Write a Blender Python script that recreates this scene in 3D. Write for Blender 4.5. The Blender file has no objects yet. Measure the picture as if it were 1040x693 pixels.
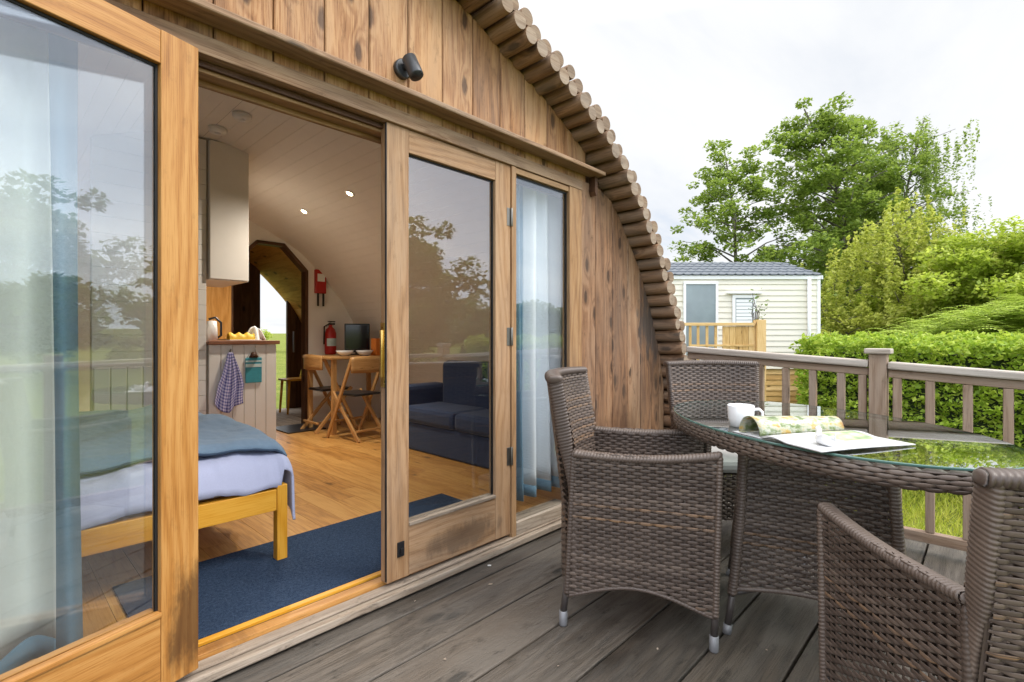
import bpy, math, random
import numpy as np
from mathutils import Vector, Matrix, noise as mnoise

random.seed(7)
S = bpy.context.scene
COL = S.collection
R = math.radians
PI = math.pi

# ------------------------------------------------------------------ objects
def tag(o, label=None, cat=None, group=None, kind=None):
    if label: o['label'] = label
    if cat: o['category'] = cat
    if group: o['group'] = group
    if kind: o['kind'] = kind
    return o

def empty(name, loc=(0, 0, 0), rz=0.0, label=None, cat=None, group=None):
    o = bpy.data.objects.new(name, None)
    o.empty_display_size = 0.1
    COL.objects.link(o)
    o.location = loc
    o.rotation_euler = (0, 0, rz)
    return tag(o, label, cat, group)

def copy_tree(o, parent=None):
    c = o.copy()
    COL.objects.link(c)
    if parent is not None: c.parent = parent
    for ch in list(o.children): copy_tree(ch, c)
    return c

class MB:
    """collects polygons with uvs (u = along the grain, metres)"""
    def __init__(s):
        s.v = []; s.f = []; s.uv = []; s.sm = []
        s.rng = random.Random(len(s.v) + 11)
    def poly(s, pts, uvs, smooth=False):
        b = len(s.v); s.v += [tuple(p) for p in pts]
        s.f.append(tuple(range(b, b + len(pts)))); s.uv += uvs; s.sm.append(smooth)
    def box(s, x0, x1, y0, y1, z0, z1, axis=None, M=None):
        if x0 > x1: x0, x1 = x1, x0
        if y0 > y1: y0, y1 = y1, y0
        if z0 > z1: z0, z1 = z1, z0
        d = (x1 - x0, y1 - y0, z1 - z0)
        if axis is None: axis = d.index(max(d))
        ou, ov = random.uniform(0, 40), random.uniform(0, 40)
        P = [(x0,y0,z0),(x1,y0,z0),(x1,y1,z0),(x0,y1,z0),(x0,y0,z1),(x1,y0,z1),(x1,y1,z1),(x0,y1,z1)]
        b = len(s.v)
        s.v += [tuple(M @ Vector(p)) if M else p for p in P]
        for f, n in (((0,3,2,1),2),((4,5,6,7),2),((0,1,5,4),1),((2,3,7,6),1),((1,2,6,5),0),((3,0,4,7),0)):
            s.f.append(tuple(b + i for i in f)); s.sm.append(False)
            ax = [a for a in (0, 1, 2) if a != n]
            if axis in ax:
                ua = axis; va = [a for a in ax if a != axis][0]
            else: ua, va = ax
            s.uv += [(P[i][ua] + ou, P[i][va] + ov + n * .37) for i in f]
        return s
    def beam(s, p0, p1, w, h, up=(0, 0, 1)):
        """box section w (sideways) x h (up) from p0 to p1"""
        p0, p1 = Vector(p0), Vector(p1)
        d = p1 - p0; L = d.length; d.normalize()
        up = Vector(up)
        sd = d.cross(up)
        if sd.length < 1e-4: sd = d.cross(Vector((0, 1, 0)))
        sd.normalize(); u2 = sd.cross(d)
        M = Matrix((( d.x, sd.x, u2.x, p0.x), (d.y, sd.y, u2.y, p0.y), (d.z, sd.z, u2.z, p0.z), (0, 0, 0, 1)))
        return s.box(0, L, -w/2, w/2, -h/2, h/2, 0, M)
    def tube(s, pts, rad, n=10, caps=True, smooth=True, sx=1.0):
        pts = [Vector(p) for p in pts]
        if not hasattr(rad, '__len__'): rad = [rad] * len(pts)
        b = len(s.v); L = 0; Ls = []
        ou = random.uniform(0, 30)
        prev = None
        for i, p in enumerate(pts):
            if i: L += (p - pts[i-1]).length
            Ls.append(L)
            t = (pts[min(i+1, len(pts)-1)] - pts[max(i-1, 0)])
            if t.length < 1e-9: t = Vector((0, 0, 1))
            t.normalize()
            if prev is None:
                a = Vector((0, 0, 1)) if abs(t.z) < .9 else Vector((1, 0, 0))
                e1 = t.cross(a).normalized()
            else:
                e1 = prev - t * prev.dot(t); e1.normalize()
            prev = e1
            e2 = t.cross(e1)
            for k in range(n):
                A = 2 * PI * k / n
                s.v.append(tuple(p + (e1 * math.cos(A) * sx + e2 * math.sin(A)) * rad[i]))
        for i in range(len(pts) - 1):
            for k in range(n):
                k2 = (k + 1) % n
                s.f.append((b+i*n+k, b+i*n+k2, b+(i+1)*n+k2, b+(i+1)*n+k)); s.sm.append(smooth)
                c = 2 * PI * rad[i] / n
                s.uv += [(Ls[i]+ou, k*c), (Ls[i]+ou, (k+1)*c), (Ls[i+1]+ou, (k+1)*c), (Ls[i+1]+ou, k*c)]
        if caps:
            for i, rev in ((0, True), (len(pts)-1, False)):
                idx = [b + i*n + k for k in range(n)]
                if rev: idx.reverse()
                s.f.append(tuple(idx)); s.sm.append(False)
                s.uv += [(rad[i]*math.cos(2*PI*k/n)+ou, rad[i]*math.sin(2*PI*k/n)) for k in range(n)]
        return s
    def grid(s, fn, nu, nv, su=1.0, sv=1.0, smooth=True, closed=False):
        b = len(s.v)
        for j in range(nv + 1):
            for i in range(nu + 1):
                s.v.append(tuple(fn(i / nu, j / nv)))
        w = nu + 1
        for j in range(nv):
            for i in range(nu):
                s.f.append((b+j*w+i, b+j*w+i+1, b+(j+1)*w+i+1, b+(j+1)*w+i)); s.sm.append(smooth)
                s.uv += [(i/nu*su, j/nv*sv), ((i+1)/nu*su, j/nv*sv), ((i+1)/nu*su, (j+1)/nv*sv), (i/nu*su, (j+1)/nv*sv)]
        return s
    def lathe(s, prof, c=(0, 0, 0), n=32, smooth=True):
        b = len(s.v); m = len(prof)
        for r, z in prof:
            for k in range(n):
                A = 2*PI*k/n
                s.v.append((c[0]+r*math.cos(A), c[1]+r*math.sin(A), c[2]+z))
        for i in range(m-1):
            for k in range(n):
                k2 = (k+1) % n
                s.f.append((b+i*n+k, b+i*n+k2, b+(i+1)*n+k2, b+(i+1)*n+k)); s.sm.append(smooth)
                s.uv += [(k/n, i/m), ((k+1)/n, i/m), ((k+1)/n, (i+1)/m), (k/n, (i+1)/m)]
        return s
    def ngon_prism(s, pts, y0, y1):
        """pts in x,z ; extruded in y"""
        n = len(pts)
        ou = random.uniform(0, 30)
        s.poly([(x, y0, z) for x, z in pts], [(z+ou, x) for x, z in pts])
        s.poly([(x, y1, z) for x, z in reversed(pts)], [(z+ou, x) for x, z in reversed(pts)])
        for i in range(n):
            a, b = pts[i], pts[(i+1) % n]
            s.poly([(a[0],y0,a[1]),(a[0],y1,a[1]),(b[0],y1,b[1]),(b[0],y0,b[1])], [(a[1]+ou,y0),(a[1]+ou,y1),(b[1]+ou,y1),(b[1]+ou,y0)])
        return s
    def mesh(s, name, mat):
        me = bpy.data.meshes.new(name)
        me.from_pydata(s.v, [], s.f)
        uvl = me.uv_layers.new(name='UVMap')
        uvl.data.foreach_set('uv', np.array(s.uv, dtype=np.float32).ravel())
        me.polygons.foreach_set('use_smooth', s.sm)
        if mat: me.materials.append(mat)
        me.update()
        return me
    def build(s, name, mat, parent=None, bevel=0.0, loc=None, rz=0.0):
        o = bpy.data.objects.new(name, s.mesh(name, mat))
        COL.objects.link(o)
        if parent is not None: o.parent = parent
        if loc is not None: o.location = loc
        if rz: o.rotation_euler = (0, 0, rz)
        if bevel:
            m = o.modifiers.new('bevel', 'BEVEL'); m.width = bevel; m.segments = 2
            m.limit_method = 'ANGLE'; m.angle_limit = R(40)
        return o

# ------------------------------------------------------------------ node helper
class NT:
    def __init__(s, name):
        s.m = bpy.data.materials.new(name); s.m.use_nodes = True
        s.t = s.m.node_tree; s.t.nodes.clear()
        s.out = s.t.nodes.new('ShaderNodeOutputMaterial')
    def n(s, typ, ins=None, **props):
        nd = s.t.nodes.new('ShaderNode' + typ)
        for k, v in props.items(): setattr(nd, k, v)
        for k, v in (ins or {}).items(): s.set(nd.inputs[k], v)
        return nd
    def set(s, sock, v):
        if hasattr(v, 'is_output'): s.t.links.new(v, sock)
        elif hasattr(v, 'outputs'): s.t.links.new(v.outputs[0], sock)
        else:
            if hasattr(sock.default_value, '__len__') and not hasattr(v, '__len__'): v = [v] * len(sock.default_value)
            if hasattr(sock.default_value, '__len__') and len(sock.default_value) == 4 and len(v) == 3: v = tuple(v) + (1,)
            sock.default_value = v
    def math(s, op, a, b=0.0, c=0.0, clamp=False):
        nd = s.n('Math', operation=op, use_clamp=clamp)
        s.set(nd.inputs[0], a); s.set(nd.inputs[1], b)
        if op in ('MULTIPLY_ADD', 'SMOOTH_MIN', 'WRAP'): s.set(nd.inputs[2], c)
        return nd.outputs[0]
    def mix(s, f, a, b, mode='MIX'):
        nd = s.n('Mix', data_type='RGBA', blend_type=mode)
        s.set(nd.inputs[0], f); s.set(nd.inputs[6], a); s.set(nd.inputs[7], b)
        return nd.outputs[2]
    def ramp(s, f, stops):
        nd = s.n('ValToRGB'); s.set(nd.inputs[0], f)
        e = nd.color_ramp.elements
        while len(e) < len(stops): e.new(.5)
        for i, (p, c) in enumerate(stops):
            e[i].position = p; e[i].color = (c if hasattr(c, '__len__') else (c, c, c)) [:3] + (1,) if hasattr(c, '__len__') else (c, c, c, 1)
        return nd.outputs[0]
    def noise(s, vec, scale, detail=4, rough=.55, dist=0.0):
        nd = s.n('TexNoise', {'Scale': scale, 'Detail': detail, 'Roughness': rough, 'Distortion': dist})
        if vec is not None: s.set(nd.inputs['Vector'], vec)
        return nd.outputs[0]
    def comb(s, x, y, z=0.0):
        nd = s.n('CombineXYZ'); s.set(nd.inputs[0], x); s.set(nd.inputs[1], y); s.set(nd.inputs[2], z); return nd.outputs[0]
    def sep(s, v):
        nd = s.n('SeparateXYZ'); s.set(nd.inputs[0], v); return nd.outputs
    def bump(s, h, strength=.3, dist=.01):
        return s.n('Bump', {'Height': h, 'Strength': strength, 'Distance': dist}).outputs[0]
    def bsdf(s, color, rough=.6, normal=None, **ins):
        nd = s.n('BsdfPrincipled')
        s.set(nd.inputs['Base Color'], color); s.set(nd.inputs['Roughness'], rough)
        if normal is not None: s.set(nd.inputs['Normal'], normal)
        for k, v in ins.items(): s.set(nd.inputs[k.replace('_', ' ')], v)
        s.t.links.new(nd.outputs[0], s.out.inputs[0])
        return nd

def wood(name, dark, mid, light, grain=1.0, knots=0.0, rough=.6, spec=.35, grey=None, greyamt=0.0, var=.25, bump=.25, dirt=0.0, stain=None):
    t = NT(name)
    uv = t.n('TexCoord').outputs['UV']
    isl = t.n('NewGeometry').outputs['Random Per Island']
    u, v, _ = t.sep(uv)
    u = t.math('ADD', u, t.math('MULTIPLY', isl, 57.0)); v = t.math('ADD', v, t.math('MULTIPLY', isl, 31.0))
    # knots bend the grain
    kv = t.comb(t.math('MULTIPLY', u, 3.2), t.math('MULTIPLY', v, 7.5))
    vor = t.n('TexVoronoi', {'Vector': kv, 'Scale': 1.0, 'Randomness': 1.0}, voronoi_dimensions='2D')
    kd = vor.outputs['Distance']
    sel = t.math('GREATER_THAN', t.sep(vor.outputs['Color'])[0], 1.0 - .42 * min(knots, 2.0) if knots else 2.0)
    kd = t.math('ADD', kd, t.math('MULTIPLY', t.math('SUBTRACT', t.noise(t.comb(t.math('MULTIPLY', u, 30.0), t.math('MULTIPLY', v, 70.0)), 1.0, 2, .5), .5), .10))
    kin = t.math('MULTIPLY', t.math('SUBTRACT', 1.0, t.math('MULTIPLY', kd, 3.0), clamp=True), sel)   # soft influence
    kin2 = t.math('MULTIPLY', t.math('MULTIPLY', t.math('SUBTRACT', 1.0, t.math('MULTIPLY', kd, 6.2), clamp=True), 2.2, clamp=True), sel)  # core
    low = t.noise(t.comb(t.math('MULTIPLY', u, .9), t.math('MULTIPLY', v, 5.0), isl), 1.0, 2, .5)
    ph = t.math('ADD', t.math('MULTIPLY', v, 130.0 * grain), t.math('MULTIPLY', low, 46.0))
    ph = t.math('ADD', ph, t.math('MULTIPLY', kin, 12.0))
    rings = t.math('MULTIPLY_ADD', t.math('SINE', ph), .5, .5)
    rings = t.math('POWER', rings, 1.6)
    fine = t.noise(t.comb(t.math('MULTIPLY', u, 7.0), t.math('MULTIPLY', v, 260.0 * grain)), 1.0, 5, .65)
    mott = t.noise(t.comb(t.math('MULTIPLY', u, 2.0), t.math('MULTIPLY', v, 9.0)), 1.0, 4, .6)
    pore = t.ramp(fine, [(.50, 0.0), (.68, 1.0)])
    g = t.math('ADD', t.math('MULTIPLY', rings, .24), t.math('MULTIPLY', fine, .50))
    g = t.math('ADD', g, t.math('MULTIPLY', pore, .26))
    g = t.math('ADD', g, t.math('MULTIPLY', t.math('SUBTRACT', mott, .5), .75))
    g = t.math('ADD', g, t.math('MULTIPLY', t.math('SUBTRACT', isl, .5), var * 1.6))
    col = t.ramp(g, [(.14, light), (.44, mid), (.88, dark)])
    kc = tuple(c * .42 for c in dark)
    col = t.mix(t.math('MULTIPLY', kin, .40), col, dark)
    col = t.mix(t.math('MULTIPLY', kin2, .9), col, kc)
    if grey:
        gn = t.noise(t.comb(t.math('MULTIPLY', u, 1.3), t.math('MULTIPLY', v, 6.0), 3.0), 1.0, 5, .65)
        gm = t.ramp(gn, [(.5 - greyamt * .3, 0.0), (.8 - greyamt * .25, 1.0)])
        col = t.mix(t.math('MULTIPLY', gm, greyamt), col, grey)
    if dirt:
        dn = t.noise(t.comb(t.math('MULTIPLY', u, 9.0), t.math('MULTIPLY', v, 22.0), 7.0), 1.0, 6, .75)
        dm = t.ramp(dn, [(.56, 0.0), (.72, 1.0)])
        col = t.mix(t.math('MULTIPLY', dm, dirt), col, tuple(c * .3 for c in dark))
    if stain:
        for (sx_, sz_, rx_, rz_, sc_, am_) in stain:
            ox, oy, oz = t.sep(t.n('TexCoord').outputs['Object'])
            ex = t.math('DIVIDE', t.math('SUBTRACT', ox, sx_), rx_); ez = t.math('DIVIDE', t.math('SUBTRACT', oz, sz_), rz_)
            d2 = t.math('ADD', t.math('MULTIPLY', ex, ex), t.math('MULTIPLY', ez, ez))
            sn = t.noise(t.comb(t.math('MULTIPLY', ox, 14.0), t.math('MULTIPLY', oz, 5.0)), 1.0, 5, .65)
            sm_ = t.ramp(t.math('ADD', t.math('SUBTRACT', 1.0, d2), t.math('MULTIPLY', t.math('SUBTRACT', sn, .5), 2.6)), [(.25, 0.0), (.85, 1.0)])
            col = t.mix(t.math('MULTIPLY', sm_, am_), col, sc_)
    h = t.math('SUBTRACT', 1.0, g)
    t.bsdf(col, t.math('MULTIPLY_ADD', fine, .25, rough - .12), t.bump(h, bump, .004), Specular_IOR_Level=spec)
    return t.m

def plain(name, col, rough=.5, metal=0.0, noise=.08, scale=30.0, bump=0.0, **k):
    t = NT(name)
    co = t.n('TexCoord').outputs['Object']
    n = t.noise(co, scale, 4, .6)
    c = t.mix(n, tuple(x * (1 - noise) for x in col), tuple(min(1, x * (1 + noise)) for x in col))
    t.bsdf(c, t.math('MULTIPLY_ADD', n, .1, rough - .05), t.bump(n, bump, .005) if bump else None, Metallic=metal, **k)
    return t.m

def glass(name, tint=(.93, .97, .95), refl=1.0, lo=.09):
    t = NT(name)
    lw = t.n('LayerWeight', {'Blend': .5}).outputs['Facing']
    f = t.math('POWER', lw, 4.2)
    f = t.math('MULTIPLY_ADD', f, .9 * refl, lo, clamp=True)
    tr = t.n('BsdfTransparent', {'Color': tint}); gl = t.n('BsdfGlossy', {'Color': (.96, .98, 1.0), 'Roughness': .0})
    if name == 'door glass':
        co = t.n('TexCoord').outputs['Object']
        t.set(gl.inputs['Normal'], t.bump(t.noise(co, 2.5, 1, .4), .012, .02))
    mx = t.n('MixShader'); t.set(mx.inputs[0], f); t.set(mx.inputs[1], tr); t.set(mx.inputs[2], gl)
    t.t.links.new(mx.outputs[0], t.out.inputs[0])
    return t.m

def fabric(name, col, rough=.9, weave=900.0, var=.1, bump=.15):
    t = NT(name)
    co = t.n('TexCoord').outputs['Object']
    n = t.noise(co, 6.0, 4, .6); f = t.noise(co, weave / 6, 2, .5)
    c = t.mix(n, tuple(x * (1 - var) for x in col), tuple(min(1, x * (1 + var)) for x in col))
    c = t.mix(t.math('MULTIPLY', f, .35), c, tuple(x * .6 for x in col))
    t.bsdf(c, rough, t.bump(f, bump, .003), Specular_IOR_Level=.15, Sheen_Weight=.15)
    return t.m

def foliage(name, a, b, c, trans=.5):
    t = NT(name)
    isl = t.n('NewGeometry').outputs['Random Per Island']
    co = t.n('TexCoord').outputs['Object']
    n = t.noise(co, .9, 3, .6); n2 = t.noise(co, 4.5, 3, .6)
    f = t.math('ADD', t.math('MULTIPLY', isl, .58), t.math('MULTIPLY', n, .35))
    f = t.math('ADD', f, t.math('MULTIPLY', t.math('SUBTRACT', n2, .5), .7))
    f = t.math('ADD', f, .15)
    col = t.ramp(f, [(.15, a), (.55, b), (.95, c)])
    d = t.n('BsdfPrincipled'); t.set(d.inputs['Base Color'], col); t.set(d.inputs['Roughness'], .5); t.set(d.inputs['Specular IOR Level'], .3)
    tr = t.n('BsdfTranslucent'); t.set(tr.inputs[0], t.mix(.5, col, (.16, .2, .02), 'ADD'))
    mx = t.n('MixShader'); t.set(mx.inputs[0], trans); t.set(mx.inputs[1], d); t.set(mx.inputs[2], tr)
    t.t.links.new(mx.outputs[0], t.out.inputs[0])
    return t.m

M = {}
M['clad'] = wood('larch cladding', (.12, .046, .018), (.37, .18, .076), (.53, .305, .148), .6, 1.35, .62, .25, (.30, .21, .15), .45, .3, .4, .5)
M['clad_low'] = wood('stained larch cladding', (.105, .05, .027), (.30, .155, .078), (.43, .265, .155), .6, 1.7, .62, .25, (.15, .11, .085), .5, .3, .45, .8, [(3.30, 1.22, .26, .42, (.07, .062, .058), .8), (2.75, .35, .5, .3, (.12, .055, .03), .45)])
M['door_gold'] = wood('varnished oak', (.24, .092, .018), (.43, .19, .044), (.54, .28, .085), 1.2, .05, .42, .4, None, 0, .08, .15, .3, [(.03, .24, .09, .22, (.06, .028, .012), .75), (.5, .1, .3, .05, (.12, .05, .015), .5)])
M['door_grey'] = wood('weathered oak', (.18, .09, .038), (.36, .20, .095), (.46, .285, .155), 1.1, .15, .6, .25, (.36, .29, .22), .4, .1, .25, .3, [(.30, .15, .30, .08, (.10, .07, .05), .55)])
M['frame'] = wood('frame timber', (.15, .07, .028), (.31, .165, .07), (.42, .25, .12), 1.0, .1, .58, .25, (.38, .29, .2), .35, .15, .25, .3)
M['sill'] = wood('bleached sill timber', (.13, .09, .06), (.30, .23, .165), (.43, .35, .27), 1.0, .1, .7, .2, (.38, .33, .28), .5, .1, .4, .8)
M['drip'] = wood('drip board timber', (.11, .055, .025), (.26, .145, .075), (.38, .24, .14), .9, .2, .6, .25, (.3, .24, .18), .45, .1, .3, .5)
M['log'] = wood('roof log timber', (.095, .045, .022), (.26, .14, .07), (.38, .235, .135), .45, .8, .65, .2, (.2, .165, .13), .6, .9, .35, .3)
M['logend'] = wood('cut log end', (.17, .11, .07), (.30, .215, .15), (.40, .31, .23), .5, 0, .75, .15, (.27, .24, .21), .5, .5, .3, .55)
M['logend_dark'] = wood('weathered cut log end', (.12, .075, .045), (.24, .16, .105), (.34, .25, .17), .5, 0, .75, .15, (.2, .17, .14), .5, .5, .3, .4)
M['deck'] = wood('deck timber', (.031, .024, .018), (.078, .061, .046), (.130, .106, .083), .8, .5, .50, .4, (.15, .14, .125), .5, .45, .6, .8)
M['rail'] = wood('weathered rail timber', (.12, .073, .044), (.265, .172, .108), (.37, .265, .185), .9, .4, .7, .2, (.33, .28, .24), .5, .3, .35, .45)
M['railtop'] = wood('silvered handrail timber', (.20, .16, .125), (.36, .30, .245), (.48, .42, .355), .9, .3, .7, .2, (.5, .47, .43), .6, .2, .3, .3)
M['oakfloor'] = wood('oak floor', (.30, .135, .03), (.52, .255, .065), (.62, .34, .10), .8, .2, .33, .45, None, 0, .25, .08, .0)
M['pine'] = wood('pine furniture', (.48, .19, .012), (.66, .30, .022), (.74, .38, .05), .9, .1, .38, .4, None, 0, .1, .06)
M['orangewood'] = wood('orange pine boarding', (.40, .17, .03), (.62, .30, .07), (.70, .39, .12), .6, .6, .5, .3, None, 0, .35, .1)
M['darkwood'] = wood('dark brown boarding', (.04, .018, .009), (.085, .04, .02), (.13, .065, .035), .7, .2, .5, .3, None, 0, .3, .15)
M['beech'] = wood('beech chair wood', (.28, .125, .03), (.45, .235, .08), (.56, .33, .13), .9, .1, .4, .35, None, 0, .15, .08)
M['newtimber'] = wood('new yellow timber', (.42, .24, .08), (.62, .40, .16), (.72, .50, .24), .7, .3, .6, .2, None, 0, .4, .15)
M['cream'] = plain('cream painted boarding', (.78, .74, .68), .55, 0, .05, 8)
M['creamwall'] = plain('cream painted wall', (.80, .76, .69), .6, 0, .05, 8)
M['white'] = plain('white gloss', (.80, .80, .78), .3, 0, .03)
M['porcelain'] = plain('white porcelain', (.82, .83, .84), .12, 0, .01, Coat_Weight=.6)
M['upvc'] = plain('white frame plastic', (.78, .79, .80), .3, 0, .03)
M['black'] = plain('black plastic', (.015, .015, .017), .35, 0, .2)
M['screen'] = plain('black glossy screen', (.008, .008, .01), .08, 0, .1)
M['gasket'] = plain('black rubber gasket', (.012, .012, .012), .6, 0, .2)
M['lampgrey'] = plain('dark grey coated metal', (.05, .053, .058), .42, .3, .15, 60)
M['brass'] = plain('brass', (.65, .42, .12), .28, 1.0, .15)
M['steel'] = plain('dull steel', (.25, .235, .21), .42, 1.0, .2)
M['alu'] = plain('silver foot cap', (.27, .27, .28), .5, .35, .12, 80)
M['legmetal'] = plain('brown grey coated tube', (.085, .072, .066), .42, .2, .15, 50)
M['red'] = plain('red paint', (.42, .018, .015), .35, 0, .08)
M['yellow'] = plain('yellow paper', (.72, .46, .03), .6, 0, .3, 30)
M['orange'] = plain('orange card', (.75, .22, .03), .55, 0, .1)
M['teal'] = plain('teal painted board', (.05, .30, .36), .5, 0, .2, 40)
M['tealpale'] = plain('pale painted board', (.55, .68, .66), .5, 0, .2, 40)
M['worktop'] = wood('dark worktop', (.10, .035, .018), (.20, .08, .04), (.28, .12, .06), 1, 0, .35, .4)
M['lavender'] = fabric('lavender duvet cotton', (.47, .50, .68), .9, 1200, .05, .06)
M['sheet'] = fabric('blue fleece blanket', (.17, .25, .345), .95, 500, .14, .4)
M['blanketedge'] = fabric('blanket stitched edge', (.05, .08, .13), .95, 500, .1, .3)
M['curtainpale'] = fabric('pale curtain lining', (.84, .88, .85), .9, 900, .03, .05)
M['curtainblue'] = fabric('blue curtain', (.17, .29, .39), .9, 900, .08, .08)
M['curtainwhite'] = fabric('white blue curtain', (.84, .88, .92), .9, 900, .03, .05)
M['navy'] = fabric('navy sofa cloth', (.035, .06, .13), .9, 700, .12, .2)
M['cushion'] = fabric('light grey seat cushion', (.46, .44, .42), .9, 700, .06, .15)
M['yellowcloth'] = fabric('yellow cloth', (.72, .56, .05), .9, 600, .1, .2)
M['glass'] = glass('door glass', (.985, .995, .99), 1.0, .088)
M['tableglass'] = glass('table glass', (.86, .92, .89), 1.0, .17)
M['glassedge'] = plain('green glass edge', (.07, .15, .13), .12, 0, .1)
M['caravanglass'] = plain('grey caravan window', (.22, .27, .29), .08, 0, .35, 1.4)
M['slate'] = plain('slate grey roof sheet', (.105, .12, .14), .42, 0, .12, 5)
M['siding'] = plain('cream plastic siding', (.74, .70, .60), .45, 0, .03, 4)

def m_mat():
    t = NT('blue door matting'); co = t.n('TexCoord').outputs['Object']
    n = t.noise(co, 420, 2, .7); n2 = t.noise(co, 90, 3, .6)
    c = t.ramp(t.math('ADD', t.math('MULTIPLY', n, .75), t.math('MULTIPLY', n2, .3)), [(.32, (.012, .022, .05)), (.52, (.035, .062, .115)), (.75, (.12, .17, .26))])
    t.bsdf(c, .95, t.bump(n, .8, .01), Specular_IOR_Level=.1)
    return t.m
M['mat'] = m_mat()

def m_wicker(name, a, b, c):
    t = NT(name)
    g = t.n('NewGeometry'); isl = g.outputs['Random Per Island']
    co = t.n('TexCoord'); uv = co.outputs['UV']
    u, v, _ = t.sep(uv)
    streak = t.noise(t.comb(t.math('MULTIPLY', u, 9.0), t.math('MULTIPLY', v, 900.0), t.math('MULTIPLY', isl, 40)), 1.0, 4, .6)
    big = t.noise(co.outputs['Object'], 7.0, 3, .6)
    f = t.math('ADD', t.math('MULTIPLY', isl, .45), t.math('MULTIPLY', streak, .45))
    f = t.math('ADD', f, t.math('MULTIPLY', t.math('SUBTRACT', big, .5), .5))
    col = t.ramp(f, [(.12, a), (.5, b), (.85, c)])
    wear = t.math('MULTIPLY', t.math('GREATER_THAN', t.math('FRACT', t.math('MULTIPLY', isl, 17.3)), .90), t.ramp(streak, [(.45, 0.0), (.62, .75)]))
    col = t.mix(wear, col, (.30, .165, .075))
    t.bsdf(col, t.math('MULTIPLY_ADD', streak, .25, .30), t.bump(streak, .25, .002), Specular_IOR_Level=.55)
    return t.m
M['wick'] = m_wicker('brown grey synthetic wicker', (.064, .044, .034), (.112, .082, .065), (.19, .14, .108))

def m_print():
    t = NT('colour printed page'); uv = t.n('TexCoord').outputs['UV']
    n = t.noise(uv, 5.2, 5, .65); n2 = t.noise(t.n('VectorMath', {0: uv, 1: (5, 7, 3)}, operation='ADD').outputs[0], 9, 3, .6)
    c = t.ramp(n, [(.30, (.03, .06, .02)), (.42, (.14, .19, .05)), (.50, (.42, .43, .33)), (.58, (.45, .30, .05)), (.66, (.30, .10, .10)), (.76, (.15, .13, .24))])
    c = t.mix(t.ramp(n2, [(.5, 0.0), (.75, .5)]), c, (.56, .57, .60))
    t.bsdf(c, .35)
    return t.m
M['print'] = m_print()
def m_page():
    t = NT('white page with picture'); uv = t.n('TexCoord').outputs['UV']
    u, v, _ = t.sep(uv)
    n = t.noise(uv, 5, 4, .6)
    pic = t.ramp(n, [(.35, (.10, .20, .05)), (.5, (.38, .48, .2)), (.65, (.7, .72, .6))])
    mk = t.math('MULTIPLY', t.math('GREATER_THAN', u, .52), t.math('LESS_THAN', v, .62))
    mk = t.math('MULTIPLY', mk, t.math('GREATER_THAN', v, .08)); mk = t.math('MULTIPLY', mk, t.math('LESS_THAN', u, .95))
    c = t.mix(t.math('MULTIPLY', mk, .8), (.60, .60, .60), pic)
    t.bsdf(c, .35)
    return t.m
M['page'] = m_page()
def m_towel():
    t = NT('checked tea towel cloth'); uv = t.n('TexCoord').outputs['UV']
    u, v, _ = t.sep(uv)
    a = t.math('GREATER_THAN', t.math('FRACT', t.math('MULTIPLY', u, 11.0)), .52)
    b = t.math('GREATER_THAN', t.math('FRACT', t.math('MULTIPLY', v, 19.0)), .52)
    f = t.math('MULTIPLY', t.math('ADD', a, b), .5)
    c = t.ramp(f, [(0.0, (.62, .60, .76)), (.5, (.32, .31, .55)), (1.0, (.09, .09, .30))])
    t.bsdf(c, .9)
    return t.m
M['towel'] = m_towel()

M['leaf_alder'] = foliage('alder leaves', (.07, .125, .022), (.18, .265, .045), (.31, .39, .085))
M['leaf_birch'] = foliage('birch leaves', (.08, .14, .025), (.19, .27, .06), (.30, .38, .10))
M['leaf_willow'] = foliage('yellow green leaves', (.18, .23, .03), (.40, .44, .075), (.56, .56, .15))
M['leaf_bush'] = foliage('bright bush leaves', (.15, .23, .02), (.36, .45, .05), (.52, .58, .12))
M['leaf_hedge'] = foliage('hedge leaves', (.10, .19, .018), (.32, .45, .045), (.52, .60, .10), .4)
M['leaf_fern'] = foliage('bracken fronds', (.16, .26, .02), (.32, .43, .05), (.46, .54, .12), .35)
M['leaf_dark'] = foliage('dark tree leaves', (.04, .085, .03), (.09, .15, .05), (.16, .22, .07))
M['bark'] = wood('grey bark', (.05, .042, .035), (.12, .105, .09), (.2, .18, .16), .3, .2, .85, .1)
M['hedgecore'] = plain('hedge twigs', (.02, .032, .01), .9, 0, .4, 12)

def m_ground():
    t = NT('mown grass'); co = t.n('TexCoord').outputs['Object']
    n = t.noise(co, 1.4, 5, .6); f = t.noise(co, 60, 4, .7)
    g = t.math('ADD', t.math('MULTIPLY', n, .6), t.math('MULTIPLY', f, .4))
    c = t.ramp(g, [(.3, (.085, .12, .022)), (.5, (.165, .195, .035)), (.7, (.27, .265, .07))])
    t.bsdf(c, .9, t.bump(f, .8, .04), Specular_IOR_Level=.1)
    return t.m
M['ground'] = m_ground()
M['grass'] = foliage('grass blades', (.19, .26, .02), (.38, .43, .04), (.55, .53, .10), .3)

# ------------------------------------------------------------------ camera and light
CAMZ, CAMD = 1.06, 1.75
AZ = math.atan2(486, 512)
cam = bpy.data.cameras.new('camera'); co = bpy.data.objects.new('camera', cam); COL.objects.link(co)
cam.sensor_width = 36; cam.lens = 36 * 512 / 1040.
cam.shift_y = -3.5 / 1040.
cam.clip_end = 800; cam.clip_start = .02
co.location = (0, -CAMD, CAMZ); co.rotation_euler = (R(90), 0, AZ - R(90))
S.camera = co
def dep(px, py, k):
    r = (px - 520) / 512.; t = (py - 343) / 512.
    c, s = math.cos(AZ), math.sin(AZ)
    return Vector(((c + r*s)*k, -CAMD + (s - r*c)*k, CAMZ - t*k))

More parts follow.
